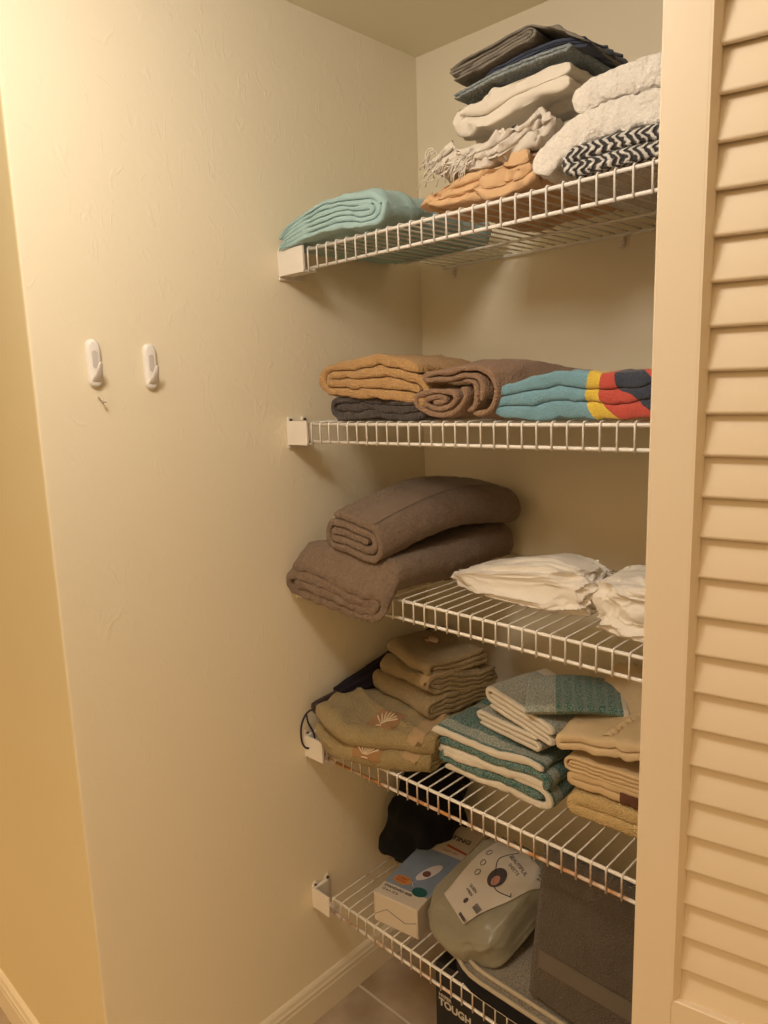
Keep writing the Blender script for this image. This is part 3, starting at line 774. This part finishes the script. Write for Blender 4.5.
def shell_patch(o, c, U, V, nrm, n=7):
    U, V = Vector(U), Vector(V)
    p = decal('shell_patch', o, M['shell_bg'], c, U, V, 12, 12, 0.0012, direction=nrm)
    bm2 = bmesh.new(); bm2.from_mesh(p.data); bvh = BVHTree.FromBMesh(bm2); bm2.free()
    nv = Vector(nrm).normalized(); bm = bmesh.new(); c = Vector(c)
    hinge = c - V * 0.62
    def drop(q):
        h = bvh.ray_cast(q + nv * 0.08, -nv); return (h[0] + nv * 0.0009) if h[0] else q
    for k in range(n):
        a = PI / 2 + (k - (n - 1) / 2) * 0.30; d = U * (math.cos(a) * 0.95) + V * (math.sin(a) * 1.35)
        side = (U * (-math.sin(a)) + V * math.cos(a))
        pts = [drop(hinge + d * (0.1 + 0.9 * t / 8)) for t in range(9)]
        add_tube(bm, pts, [0.0007 + 0.0014 * t / 8 for t in range(9)], 6)
    add_tube(bm, [drop(hinge - V * 0.18 - U * 0.22), drop(hinge - V * 0.12), drop(hinge - V * 0.18 + U * 0.22)], 0.0014, 6)
    link('shell_motif', from_bm(bm, 'shell_motif'), M['shell'], p)
# local frame of front_fold towels: +x to the back, +y to the left, so screen right is -y
shell_patch(shells[1], (0.016, 0.118, 0.036), (0, -0.034, 0), (0.026, 0, 0.012), (-0.75, 0, 1))
shell_patch(shells[0], (-0.010, 0.118, 0.022), (0, -0.030, 0), (0.010, 0, 0.018), (-1, 0, 0.55))
for k, o in enumerate(shells):
    decal('sand_band', o, M['band'], (0.06, 0.035, 0.04), (0.09, 0, 0), (0, 0.017, 0), 30, 6, 0.0011, direction=(-0.5, 0, 1))
G2 = 'tan towels stacked on the shell towels'
tans = []
tl = ['tan towel folded thick, lowest of the three piled on the sage shell towels', 'tan towel folded thick, middle one of the three piled on the sage shell towels', 'small tan towel with a faint shell patch, topmost of the pile on the sage towels']
for k, (W, L, p, h, x, y, rz, order) in enumerate([(0.185, 0.205, 0.0098, 0.078, 0.278, -0.325, -14, [3, 0, 1, 2]), (0.175, 0.190, 0.0092, 0.117, 0.272, -0.318, -17, [3, 0, 1, 2]), (0.150, 0.185, 0.0105, 0.154, 0.262, -0.312, -20, [2, 0, 1])]):
    wk = wrinkler(101 + k * 5, 0.011, 9, 0.0025, 40, 0.004, (10, 8, 10))
    o = front_fold('hand_towel', tl[k], M['tan'], order, W, p, p * 0.9, L, 3, x, y, h, rz, wk, None, group=G2); tans.append(o)
shell_patch(tans[2], (0.085, 0.125, 0.03), (0, -0.020, 0), (0.018, 0, 0), (0, 0, 1))
decal('sand_band', tans[1], M['band'], (0.06, 0.018, 0.04), (0.07, 0, 0), (0, 0.014, 0), 24, 6, 0.0011, direction=(-0.4, 0, 1))

# umbrella along the left wall
um = empty('folded_umbrella', (0.036, -0.405, 0.762)); tag(um, 'black folded umbrella along the left wall behind the sage towels, wrist loop hanging', 'umbrella')
ax = Vector((0.030, 0.375, 0.055)); ln = ax.length; axd = ax.normalized(); sd = axd.cross(Vector((0, 0, 1))).normalized(); upv = sd.cross(axd)
bm = bmesh.new(); rings = []; NA = 40
for j in range(25):
    t = j / 24; base = axd * (0.055 + (ln - 0.055) * t)
    r = 0.018 + 0.014 * math.sin(min(1, t * 1.25) * PI * 0.55) + 0.003 * noise.noise(Vector((t * 6, 0, 2)))
    ring = []
    for a in range(NA):
        an = 2 * PI * a / NA; rr = r * (1 + 0.13 * math.cos(8 * an + t * 2.5)) * (1 + 0.12 * noise.noise(Vector((math.cos(an), math.sin(an), t * 5))))
        ring.append(bm.verts.new(base + sd * math.cos(an) * rr + upv * math.sin(an) * rr))
    rings.append(ring)
for a, b in zip(rings, rings[1:]):
    for k in range(NA): bm.faces.new((a[k], a[(k + 1) % NA], b[(k + 1) % NA], b[k]))
bm.faces.new(rings[0][::-1]); bm.faces.new(rings[-1]); bmesh.ops.recalc_face_normals(bm, faces=bm.faces)
link('canopy', from_bm(bm, 'canopy'), M['umb'], um, ang=60)
bm = bmesh.new(); add_tube(bm, [axd * t for t in (-0.012, -0.009, 0.0, 0.03, 0.052, 0.060)], [0.010, 0.014, 0.0155, 0.0145, 0.014, 0.010], 20)
link('handle', from_bm(bm, 'handle'), plain('umbrella handle', (0.03, 0.018, 0.022), 0.35), um, ang=50)
bm = bmesh.new()
lp = catmull([(-0.004, -0.008, -0.002), (-0.016, -0.020, -0.012), (-0.0235, -0.030, -0.040), (-0.0245, -0.030, -0.075), (-0.020, -0.022, -0.092), (-0.012, -0.010, -0.088), (-0.011, -0.006, -0.065), (-0.017, -0.016, -0.035), (-0.0165, -0.020, -0.016)], 6)
add_tube(bm, lp, 0.0021, 8)
link('wrist_loop', from_bm(bm, 'wrist_loop'), M['strap'], um)

# teal and cream towels
TL, TB, CRM = (0.40, 0.41, 0.36), (0.025, 0.115, 0.110), (0.66, 0.60, 0.50)
G3 = 'teal and cream towels'
for k, (W, L, p, h, x, y, rz, order, st) in enumerate([(0.238, 0.21, 0.0140, 0.0, 0.316, -0.352, 2, [0, 2, 1], 0), (0.248, 0.205, 0.0150, 0.041, 0.310, -0.346, 1, [2, 0, 1], 1)]):
    wk = wrinkler(111 + k * 5, 0.009, 9, 0.002, 50, 0.003, (8, 8, 8))
    mt = weave_mat('teal weave %d' % k, TB, TL, CRM, L, 0.006, umax=W * 1.95)
    cloth('bath_towel', ['teal towel with cream hems, lowest of the teal and cream pile', 'teal towel with cream hems, second from the bottom of the teal and cream pile'][k], 'towel', mt,
          layers(order, W, p, st), p * 0.90, L, 3, x, y, h + 0.001, rz, wk, (lambda v: Vector((v.x, v.y, v.z - 0.02 * (v.x - 0.1)))) if k == 0 else (lambda v: Vector((v.x, v.y, v.z * (1.1 - 0.5 * v.x) - 0.04 * v.x))), group=G3, floor=(k == 0))
mt = weave_mat('teal weave pale', TB, (0.46, 0.44, 0.38), CRM, 0.15, 0.006, 'pale')
wk = wrinkler(121, 0.006, 8, 0.001, 50)
cloth('washcloth', 'speckled grey washcloth folded under the other grey one of the teal pile', 'towel', mt, layers([0, 1, 2], 0.155, 0.0100, 0), 0.0085, 0.15, 3, 0.372, -0.295, 0.093, -8, wk,
      lambda v: Vector((v.x, v.y, v.z - 0.05 * v.x)), floor=False, group=G3)
wk = wrinkler(123, 0.005, 8, 0.001, 50)
mt = weave_mat('teal weave pale two', TB, (0.46, 0.44, 0.38), CRM, 0.13, 0.008, 'pale')
cloth('washcloth', 'speckled grey washcloth with looped cream hem, just below the topmost teal one', 'towel', mt, layers([0, 1, 3, 2], 0.165, 0.0098, 0), 0.008, 0.15, 3, 0.395, -0.292, 0.122, -12, wk,
      lambda v: Vector((v.x, v.y, v.z + 0.012 - 0.16 * v.x)), floor=False, group=G3)
wk = wrinkler(127, 0.004, 8, 0.001, 50)
mt = weave_mat('teal weave block', (0.03, 0.13, 0.125), (0.42, 0.42, 0.37), CRM, 0.175, 0.010, 'block', left=False)
# stripes must run across: extrude along the long direction
cloth('washcloth', 'teal washcloth with a grey end and cream hem, topmost of the teal pile', 'towel', mt, layers([0, 1], 0.142, 0.0085, 0), 0.0080, 0.175, 3, 0.432, -0.208, 0.158, -60, wk,
      lambda v: Vector((v.x, v.y, v.z + 0.008 * math.sin(v.y * 16) - 0.05 * max(0, v.y - 0.1))), floor=False, group=G3)

# beige pile beside the door
wk = wrinkler(131, 0.006, 7, 0.0015, 60)
cloth('bath_towel', 'pale yellow terry towel at the bottom of the beige pile by the door', 'towel', M['yellow'], layers([1, 0], 0.26, 0.022, 1), 0.021, 0.26, 3, 0.590, -0.325, 0.0, 2, wk)
wk = wrinkler(133, 0.006, 7, 0.001, 60, 0.002)
bl = cloth('bed_sheet', 'beige folded cloth with a dark brown label, resting on the pale yellow towel', 'sheet', M['beige'], layers([1, 0], 0.26, 0.0145, 1), 0.0135, 0.25, 3, 0.582, -0.318, 0.045, 2, wk, floor=False)
decal('brown_label', bl, M['tagbrown'], (0.115, 0.0, 0.014), (0.026, 0, 0), (0, 0, 0.0115), 8, 4, 0.002, direction=(0, -1, 0), thick=0.001)
wk = wrinkler(137, 0.006, 7, 0.001, 60, 0.002)
cloth('bed_sheet', 'beige folded sheet, third up in the beige pile by the door', 'sheet', M['beige'], layers([3, 0, 1, 2], 0.28, 0.0075, 1), 0.0066, 0.25, 3, 0.576, -0.318, 0.076, 2, wk,
      lambda v: Vector((v.x, v.y, v.z)), floor=False)
wk = wrinkler(139, 0.008, 7, 0.002, 40, 0.008, (12, 5, 9), 0.7)
def ham_post(v):
    v.z += 0.30 * max(0, v.y) * (0.4 + 0.6 * min(1, v.y / 0.2)) * 0.7 - 0.28 * max(0, 0.05 - v.y) * 0.4
    v.z += 0.02 * min(1, max(0, v.x / 0.1)); return v
pc = cloth('pillow_sham', 'beige pillow sham with a ruffled seam, on top of the beige pile by the door', 'pillowcase', M['beige2'], layers([0, 1], 0.30, 0.016, 0) and layers([1, 0], 0.30, 0.016, 1), 0.014, 0.22, 3, 0.562, -0.322, 0.112, 2, wk, ham_post, floor=False)
bm = bmesh.new()
n = 70
bmp = bmesh.new(); bmp.from_mesh(pc.data); bvh = BVHTree.FromBMesh(bmp); bmp.free()
prev = None
for k in range(n + 1):
    t = k / n; x = 0.075 + 0.055 * t + 0.05 * t * t; y = 0.008 + 0.20 * t; h = bvh.ray_cast(Vector((x, y, 0.3)), Vector((0, 0, -1)))
    z = h[0].z if h[0] else 0.03
    wv = 0.004 * math.sin(k * 1.7); rows = []
    for j, (dx, dz) in enumerate([(0, 0.001), (0.006, 0.0045 + wv * 0.5), (0.014, 0.007 + wv), (0.020, 0.003 + wv * 0.4)]):
        rows.append(bm.verts.new((x + dx, y, z + dz)))
    if prev:
        for a in range(3): bm.faces.new((prev[a], prev[a + 1], rows[a + 1], rows[a]))
    prev = rows
ex = bmesh.ops.extrude_face_region(bm, geom=list(bm.faces))
for v in [g for g in ex['geom'] if isinstance(g, bmesh.types.BMVert)]: v.co.z -= 0.0012
bmesh.ops.recalc_face_normals(bm, faces=bm.faces)
link('ruffle', from_bm(bm, 'ruffle'), M['beige2'], pc)
me = blob_mesh('pillow', (0.16, 0.06, 0.085), 141, amp=0.10, crease=0.05, fc=2, sub=5)
o = link('pillow', me, M['beige'], ang=80); rest(o, 3, 0.735, -0.072, 0.045, 0); tag(o, 'beige bulky cloth standing behind the beige pile at the back wall', 'cloth')

# ============================================================ SHELF 5
def bag_post(v):
    return Vector((v.x + 0.10 * (v.z) , v.y + 0.2 * v.z, v.z))
me = blob_mesh('tote_bag', (0.085, 0.115, 0.100), 151, amp=0.25, crease=0.06, fc=1.6, sub=5, ex=0.85, post=bag_post)
o = link('tote_bag', me, M['black'], ang=80); rest(o, 4, 0.098, -0.135, 0.0, 10); tag(o, 'black soft bag slumped behind the heating pad box on the lowest shelf', 'bag')

# heating pad carton
BXW, BXD, BXH = 0.108, 0.30, 0.066
bx = empty('carton', (0.1780, -0.400, deck(4, 0.2)), (0, 0, math.radians(9))); tag(bx, 'white and blue heating pad carton on the lowest shelf', 'box')
mw = plain('white card', (0.56, 0.49, 0.41), 0.45)
mblue = plain('printed pale blue', (0.20, 0.25, 0.33), 0.35, var=0.15, vscale=30); mred = plain('printed red', (0.40, 0.08, 0.035), 0.4)
mink = plain('printed dark ink', (0.06, 0.05, 0.06), 0.45); mor = plain('printed orange', (0.50, 0.22, 0.07), 0.4); mteal = plain('printed teal', (0.015, 0.09, 0.085), 0.4)
box_obj('carton_body', (BXW / 2, BXD / 2, BXH / 2), (BXW, BXD, BXH), mw, bx, 0.0012, 1)
bm = bmesh.new()
fl = [(0.012, 0.0), (BXW - 0.004, 0.0), (BXW - 0.004, BXH - 0.022), (BXW - 0.030, BXH - 0.036), (0.032, BXH - 0.034), (0.004, 0.006)]
add_prism(bm, [(a, b + 0.002) for a, b in [(0.003, 0.001), (BXW - 0.003, 0.001), (BXW - 0.003, 0.034), (BXW * 0.72, 0.022), (BXW * 0.30, 0.036), (0.003, 0.014)]], 'y', -0.0008, 0.0)
fp = link('end_flap', from_bm(bm, 'end_flap'), mw, bx, smooth=False)
bm = bmesh.new(); add_tube(bm, [(a, -0.0010, b + 0.002) for a, b in [(0.003, 0.014), (BXW * 0.30, 0.036), (BXW * 0.72, 0.022), (BXW - 0.003, 0.034)]], 0.0005, 5); link('flap_slit', from_bm(bm, 'flap_slit'), mink, fp)
def print_poly(name, poly, mat, z, parent=bx):
    bm = bmesh.new(); add_prism(bm, poly, 'z', z, z + 0.0003); return link(name, from_bm(bm, name), mat, parent, smooth=False)
T = BXH
print_poly('blue_print', [(0.001, 0.040), (BXW - 0.001, 0.040), (BXW - 0.001, 0.185), (0.001, 0.185)], mblue, T)
print_poly('red_stripe', [(0.052, 0.214), (BXW - 0.001, 0.205), (BXW - 0.001, 0.212), (0.052, 0.221)], mred, T)
def ell(cx, cy, rx, ry, rot=0, n=28):
    return [(cx + rx * math.cos(a) * math.cos(rot) - ry * math.sin(a) * math.sin(rot), cy + rx * math.cos(a) * math.sin(rot) + ry * math.sin(a) * math.cos(rot)) for a in [2 * PI * k / n for k in range(n)]]
print_poly('orange_seal', ell(0.032, 0.062, 0.021, 0.014), mor, T + 0.0004)
print_poly('teal_seal', ell(0.083, 0.048, 0.017, 0.014), mteal, T + 0.0004)
mctl = plain('printed controller', (0.60, 0.55, 0.55), 0.4)
print_poly('controller_print', ell(0.068, 0.112, 0.013, 0.036, -0.35), mctl, T + 0.0004)
print_poly('controller_dial', ell(0.066, 0.105, 0.009, 0.010), plain('printed maroon', (0.16, 0.06, 0.06), 0.4), T + 0.0008)
bm = bmesh.new(); add_tube(bm, [(0.060, 0.078, T + 0.0006), (0.054, 0.066, T + 0.0006), (0.062, 0.056, T + 0.0006)], 0.0006, 5); link('printed_cord', from_bm(bm, 'printed_cord'), mctl, bx)
X_, Y_ = (1, 0, 0), (0, 1, 0)
text_on('lettering', bx, 'HEATING', 0.020, mink, (0.010, 0.243, T), X_, Y_, 0.0006)
text_on('lettering', bx, 'PAD', 0.016, mink, (0.012, 0.226, T), X_, Y_, 0.0005)
text_on('lettering', bx, 'MOIST / DRY', 0.0070, mred, (0.052, 0.196, T), X_, Y_)
text_on('lettering', bx, 'STANDARD SIZE', 0.0090, mink, (0.008, 0.028, T), X_, Y_, 0.0002)
text_on('lettering', bx, '12 in x 15 in', 0.0080, mink, (0.008, 0.017, T), X_, Y_, 0.0001)
text_on('lettering', bx, '3 HEAT', 0.0080, mred, (0.018, 0.064, T + 0.0007), X_, Y_, 0.0002)
text_on('lettering', bx, 'SETTINGS', 0.0060, mred, (0.017, 0.056, T + 0.0007), X_, Y_, 0.0001)

# grey mesh-topped case
case = empty('storage_case', (0.352, -0.417, deck(4, 0.4))); tag(case, 'black soft case with a grey mesh lid and piping under the packaged sheets', 'case')
CW, CD, CH, CRr = 0.64, 0.36, 0.034, 0.11
def rrect(W, D, r, n=8, ins=0.0):
    P = []
    for cx, cy, a0 in ((W - r, r, -PI / 2), (W - r, D - r, 0), (r, D - r, PI / 2), (r, r, PI)):
        for k in range(n + 1):
            a = a0 + PI / 2 * k / n; P.append((cx + (r - ins) * math.cos(a), cy + (r - ins) * math.sin(a)))
    return P
bm = bmesh.new(); add_prism(bm, rrect(CW, CD, CRr), 'z', 0.0, CH); link('case_body', from_bm(bm, 'case_body'), M['black'], case, ang=40)
bm = bmesh.new(); n_ = 36; cx_, cy_ = CW / 2, CD / 2
prev = None
for j in range(9):
    s = 1 - j / 8; z = CH + 0.012 * (1 - s ** 3)
    ring = [bm.verts.new((cx_ + (x - cx_) * s, cy_ + (y - cy_) * s, z)) for x, y in rrect(CW, CD, CRr)] if j < 8 else [bm.verts.new((cx_, cy_, z))]
    if prev:
        m = len(prev)
        for k in range(m):
            if len(ring) > 1: bm.faces.new((prev[k], prev[(k + 1) % m], ring[(k + 1) % m], ring[k]))
            else: bm.faces.new((prev[k], prev[(k + 1) % m], ring[0]))
    prev = ring
mm, nt, b = new_mat('grey mesh'); co = coords(nt)
vo = node(nt, 'ShaderNodeTexVoronoi', Scale=330.0); nt.links.new(co, vo.inputs['Vector'])
nt.links.new(ramp(nt, vo.outputs['Distance'], [(0.15, (0.12, 0.10, 0.08)), (0.55, (0.27, 0.235, 0.19))]), b.inputs['Base Color']); b.inputs['Roughness'].default_value = 0.8
link('mesh_lid', from_bm(bm, 'mesh_lid'), mm, case, ang=60)
mpip = cloth_mat('beige piping', (0.42, 0.36, 0.27), 'sheet', 0.1)
for z, ins, nm in ((CH + 0.001, 0.0, 'piping'), (CH + 0.0075, 0.016, 'piping')):
    bm = bmesh.new(); R_ = rrect(CW, CD, CRr, 8, ins)
    R_ = [(max(ins, min(CW - ins, x)), max(ins, min(CD - ins, y)), z) for x, y in R_] if ins else [(x, y, z) for x, y in R_]
    if ins: R_ = [(x + (ins if x < 0.001 else 0), y, zz) for x, y, zz in R_]
    add_tube(bm, R_ + [R_[0]], 0.0042, 8, cap=False); link(nm, from_bm(bm, nm), mpip, case)

# packaged sheet set: soft pillow of fabric in clear wrap, card label on top
def pk_post(v):
    return v
me = blob_mesh('sheet_package', (0.104, 0.118, 0.044), 163, amp=0.13, crease=0.045, fc=1.1, sub=6, ex=0.6, flat=False)
mpk = cloth_mat('sage satin', (0.235, 0.215, 0.155), 'sheet', 0.05); mpk.node_tree.nodes['Principled BSDF'].inputs['Coat Weight'].default_value = 0.25
mpk.node_tree.nodes['Principled BSDF'].inputs['Coat Roughness'].default_value = 0.25; mpk.node_tree.nodes['Principled BSDF'].inputs['Roughness'].default_value = 0.6
pk = link('sheet_package', me, mpk, ang=80); tag(pk, 'packaged sage green sheet set with a printed card, leaning on the mesh case', 'package')
pk.location = (0.400, -0.266, deck(4, 0.4) + 0.052); pk.rotation_euler = Euler((math.radians(27), math.radians(-6), math.radians(-14)), 'XYZ')
mlab = plain('label card', (0.50, 0.45, 0.39), 0.4)
def lab_shape(s, t):     # widens towards the top, pointed at the lower end
    return s * (0.62 + 0.38 * min(1, (t + 1) / 1.2)), t
lb = decal('card_label', pk, mlab, (0.012, 0.018, 0.06), (0.070, -0.018, 0), (0.022, 0.090, 0), 24, 24, 0.0034, lab_shape, (0, 0, 1))
bmp = bmesh.new(); bmp.from_mesh(lb.data); lbvh = BVHTree.FromBMesh(bmp); bmp.free()
Ul, Vl = Vector((0.97, -0.25, 0)), Vector((0.25, 0.97, 0))
def on_label(s, t): return Vector((0.012, 0.018, 0.10)) + Ul * s + Vl * t
def lab_poly(name, poly, mat, off=0.0006):
    bm = bmesh.new(); vs = []
    bm.faces.new([bm.verts.new(on_label(*p)) for p in poly])
    bmesh.ops.triangulate(bm, faces=bm.faces); bmesh.ops.subdivide_edges(bm, edges=bm.edges, cuts=2, use_grid_fill=True)
    for v in bm.verts:
        h = lbvh.ray_cast(v.co + Vector((0, 0, 0.05)), Vector((0, 0, -1)))
        if h[0]: v.co = h[0] + Vector((0, 0, off))
    bmesh.ops.recalc_face_normals(bm, faces=bm.faces)
    return link(name, from_bm(bm, name), mat, lb, smooth=False)
lab_poly('portrait_print', ell(0.012, 0.012, 0.020, 0.022, 0, 20), mink, 0.0008)
lab_poly('portrait_print', ell(0.016, 0.006, 0.009, 0.011, 0.2, 16), plain('printed skin', (0.40, 0.20, 0.16), 0.5), 0.0013)
for k in range(9):
    lab_poly('barcode', [(0.030 + k * 0.0024, -0.060), (0.0312 + k * 0.0024 + (0.0004 if k % 3 == 0 else 0), -0.060), (0.0312 + k * 0.0024, -0.047), (0.030 + k * 0.0024, -0.047)], mink, 0.0008)
lab_poly('black_strip', [(0.018, -0.088), (0.050, -0.088), (0.050, -0.082), (0.018, -0.082)], mink, 0.0008)
lab_poly('round_icon', ell(0.006, -0.062, 0.005, 0.006, 0, 14), mink, 0.0008)
for (s, t) in ((-0.052, 0.030), (-0.040, 0.008), (-0.030, -0.012)):
    bm = bmesh.new(); pts = []
    for (a, b_) in ell(s, t, 0.0055, 0.0065, 0, 18):
        q = on_label(a, b_); h = lbvh.ray_cast(q + Vector((0, 0, 0.05)), Vector((0, 0, -1))); pts.append((h[0] if h[0] else q) + Vector((0, 0, 0.0006)))
    add_tube(bm, pts + [pts[0]], 0.0007, 5, cap=False); link('ring_icon', from_bm(bm, 'ring_icon'), mink, lb)
for txt, s, t, sz in (('BEAUTIFUL', -0.012, 0.056, 0.011), ('SHEETS', 0.004, 0.044, 0.0095), ('QUEEN', -0.018, -0.040, 0.008), ('4 PIECE', -0.016, -0.050, 0.007)):
    text_on('lettering', lb, txt, sz, mink, on_label(s, t), Ul, Vl, 0.0001, (lbvh, 0.0007))
# dark printed edge line of the card
for pts in ([(-0.010, 0.075), (-0.022, 0.040), (-0.006, 0.020), (0.030, -0.004), (0.070, 0.014)],):
    bm = bmesh.new(); Q = []
    for s, t in catmull(pts, 6):
        q = on_label(s, t); h = lbvh.ray_cast(q + Vector((0, 0, 0.05)), Vector((0, 0, -1))); Q.append((h[0] if h[0] else q) + Vector((0, 0, 0.0006)))
    add_tube(bm, Q, 0.0010, 5); link('printed_curve', from_bm(bm, 'printed_curve'), mink, lb)

# dark grey towel leaning over the case
wk = wrinkler(171, 0.008, 5, 0.0012, 60)
me = strip_mesh('bath_towel', layers([0, 1], 0.34, 0.0125, 1), 0.0115, 0.262, 0.006, wk, lambda v: Vector((v.x, v.y, v.z)))
gt = link('bath_towel', me, M['grey'], ang=70); tag(gt, 'large dark grey towel with a woven band, upright at the right of the lowest shelf', 'towel')
gt.location = (0.556, -0.372, 0.374); gt.rotation_euler = Euler((math.radians(80), 0, 0), 'XYZ')
decal('woven_band', gt, M['grey_band'], (0.170, 0.072, 0.05), (0.162, 0, 0), (0, 0.017, 0), 50, 6, 0.0010, direction=(0, 0, 1))
bm = bmesh.new(); add_tube(bm, [wk(Vector((0.012 + 0.3 * k / 30, -0.001, 0.0095))) for k in range(31)], 0.0040, 8); link('hem', from_bm(bm, 'hem'), cloth_mat('grey hem', (0.24, 0.20, 0.155), 'sheet', 0.05), gt)

# black carton on the floor
tb = empty('tool_box', (0.300, -0.350, 0.0)); tag(tb, 'black carton with white lettering standing on the floor under the lowest shelf', 'box')
TBH = 0.272
mbk = plain('black printed card', (0.010, 0.010, 0.013), 0.5); mwht = plain('white print', (0.60, 0.56, 0.50), 0.5)
box_obj('carton_body', (0.19, 0.15, TBH / 2), (0.38, 0.30, TBH), mbk, tb, 0.002, 2)
text_on('lettering', tb, 'HYPER', 0.011, mwht, (0.009, -0.0004, TBH - 0.080), (1, 0, 0), (0, 0, 1), 0.0003)
text_on('lettering', tb, 'TOUGH', 0.023, mwht, (0.009, -0.0004, TBH - 0.100), (1, 0, 0), (0, 0, 1), 0.0008)

# ------------------------------------------------------------ adhesive hooks on the left wall
def hook(y, z, label):
    h = empty('adhesive_hook', (0.0005, y, z), (0, 0, 0)); tag(h, label, 'hook', 'white adhesive hooks on the left wall')
    def cap(wd, ht, r, n=10):   # vertical stadium-like outline in (y,z)
        P = []
        for cy, cz, a0 in ((wd / 2 - r, ht / 2 - r, 0), (-wd / 2 + r, ht / 2 - r, PI / 2), (-wd / 2 + r, -ht / 2 + r, PI), (wd / 2 - r, -ht / 2 + r, 3 * PI / 2)):
            for k in range(n + 1):
                a = a0 + PI / 2 * k / n; P.append((cy + r * math.cos(a), cz + r * math.sin(a)))
        return P
    bm = bmesh.new()
    rings = []
    for x, s in ((0, 1.0), (0.003, 1.0), (0.0055, 0.93), (0.0075, 0.80), (0.0082, 0.6)):
        rings.append([bm.verts.new((x, a * s, b * (1 - (1 - s) * 0.35))) for a, b in cap(0.0225, 0.076, 0.0110)])
    for a, b in zip(rings, rings[1:]):
        m = len(a)
        for k in range(m): bm.faces.new((a[k], a[(k + 1) % m], b[(k + 1) % m], b[k]))
    bm.faces.new(rings[-1]); bm.faces.new(rings[0][::-1]); bmesh.ops.recalc_face_normals(bm, faces=bm.faces)
    link('backplate', from_bm(bm, 'backplate'), M['hook'], h, ang=60)
    bm = bmesh.new(); add_prism(bm, [(a, b + 0.006) for a, b in cap(0.0095, 0.028, 0.0042)], 'x', 0.0078, 0.0087)
    link('inset_panel', from_bm(bm, 'inset_panel'), M['hook_tab'], h, ang=40)
    # the upturned prong
    bm = bmesh.new(); rings = []
    path = [(0.005, -0.029, 0.0088), (0.009, -0.026, 0.0088), (0.0135, -0.021, 0.0078), (0.0175, -0.015, 0.0062), (0.0212, -0.008, 0.0046), (0.0240, -0.002, 0.0036), (0.0250, 0.001, 0.0020)]
    for k, (x, z_, hw) in enumerate(path):
        nx = path[min(k + 1, len(path) - 1)]; pv = path[max(k - 1, 0)]; d = Vector((nx[0] - pv[0], nx[1] - pv[1])).normalized(); nn = Vector((d.y, -d.x))
        rings.append([bm.verts.new((x + nn.x * 0.0022 * math.sin(a), hw * math.cos(a), z_ + nn.y * 0.0022 * math.sin(a))) for a in [2 * PI * j / 16 for j in range(16)]])
    for a, b in zip(rings, rings[1:]):
        for k in range(16): bm.faces.new((a[k], a[(k + 1) % 16], b[(k + 1) % 16], b[k]))
    bm.faces.new(rings[-1]); bm.faces.new(rings[0][::-1]); bmesh.ops.recalc_face_normals(bm, faces=bm.faces)
    link('prong', from_bm(bm, 'prong'), M['hook'], h, ang=60)
hook(-0.8075, 1.482, 'white adhesive hook on the left wall, left one with a nail just below it')
hook(-0.7095, 1.476, 'white adhesive hook on the left wall, the right of the two')
nl = empty('wall_nail', (0.0, -0.8050, 1.4280)); tag(nl, 'small bent nail in the wall under the left hook', 'nail')
bm = bmesh.new(); add_tube(bm, catmull([(-0.002, 0, 0), (0.004, 0.001, -0.001), (0.008, 0.003, -0.004), (0.010, 0.005, -0.008)], 5), 0.0012, 8); link('shank', from_bm(bm, 'shank'), M['steel'], nl)
bm = bmesh.new(); add_tube(bm, [(0.0098, 0.0048, -0.0075), (0.0104, 0.0054, -0.009)], 0.0030, 12); link('head', from_bm(bm, 'head'), M['steel'], nl)
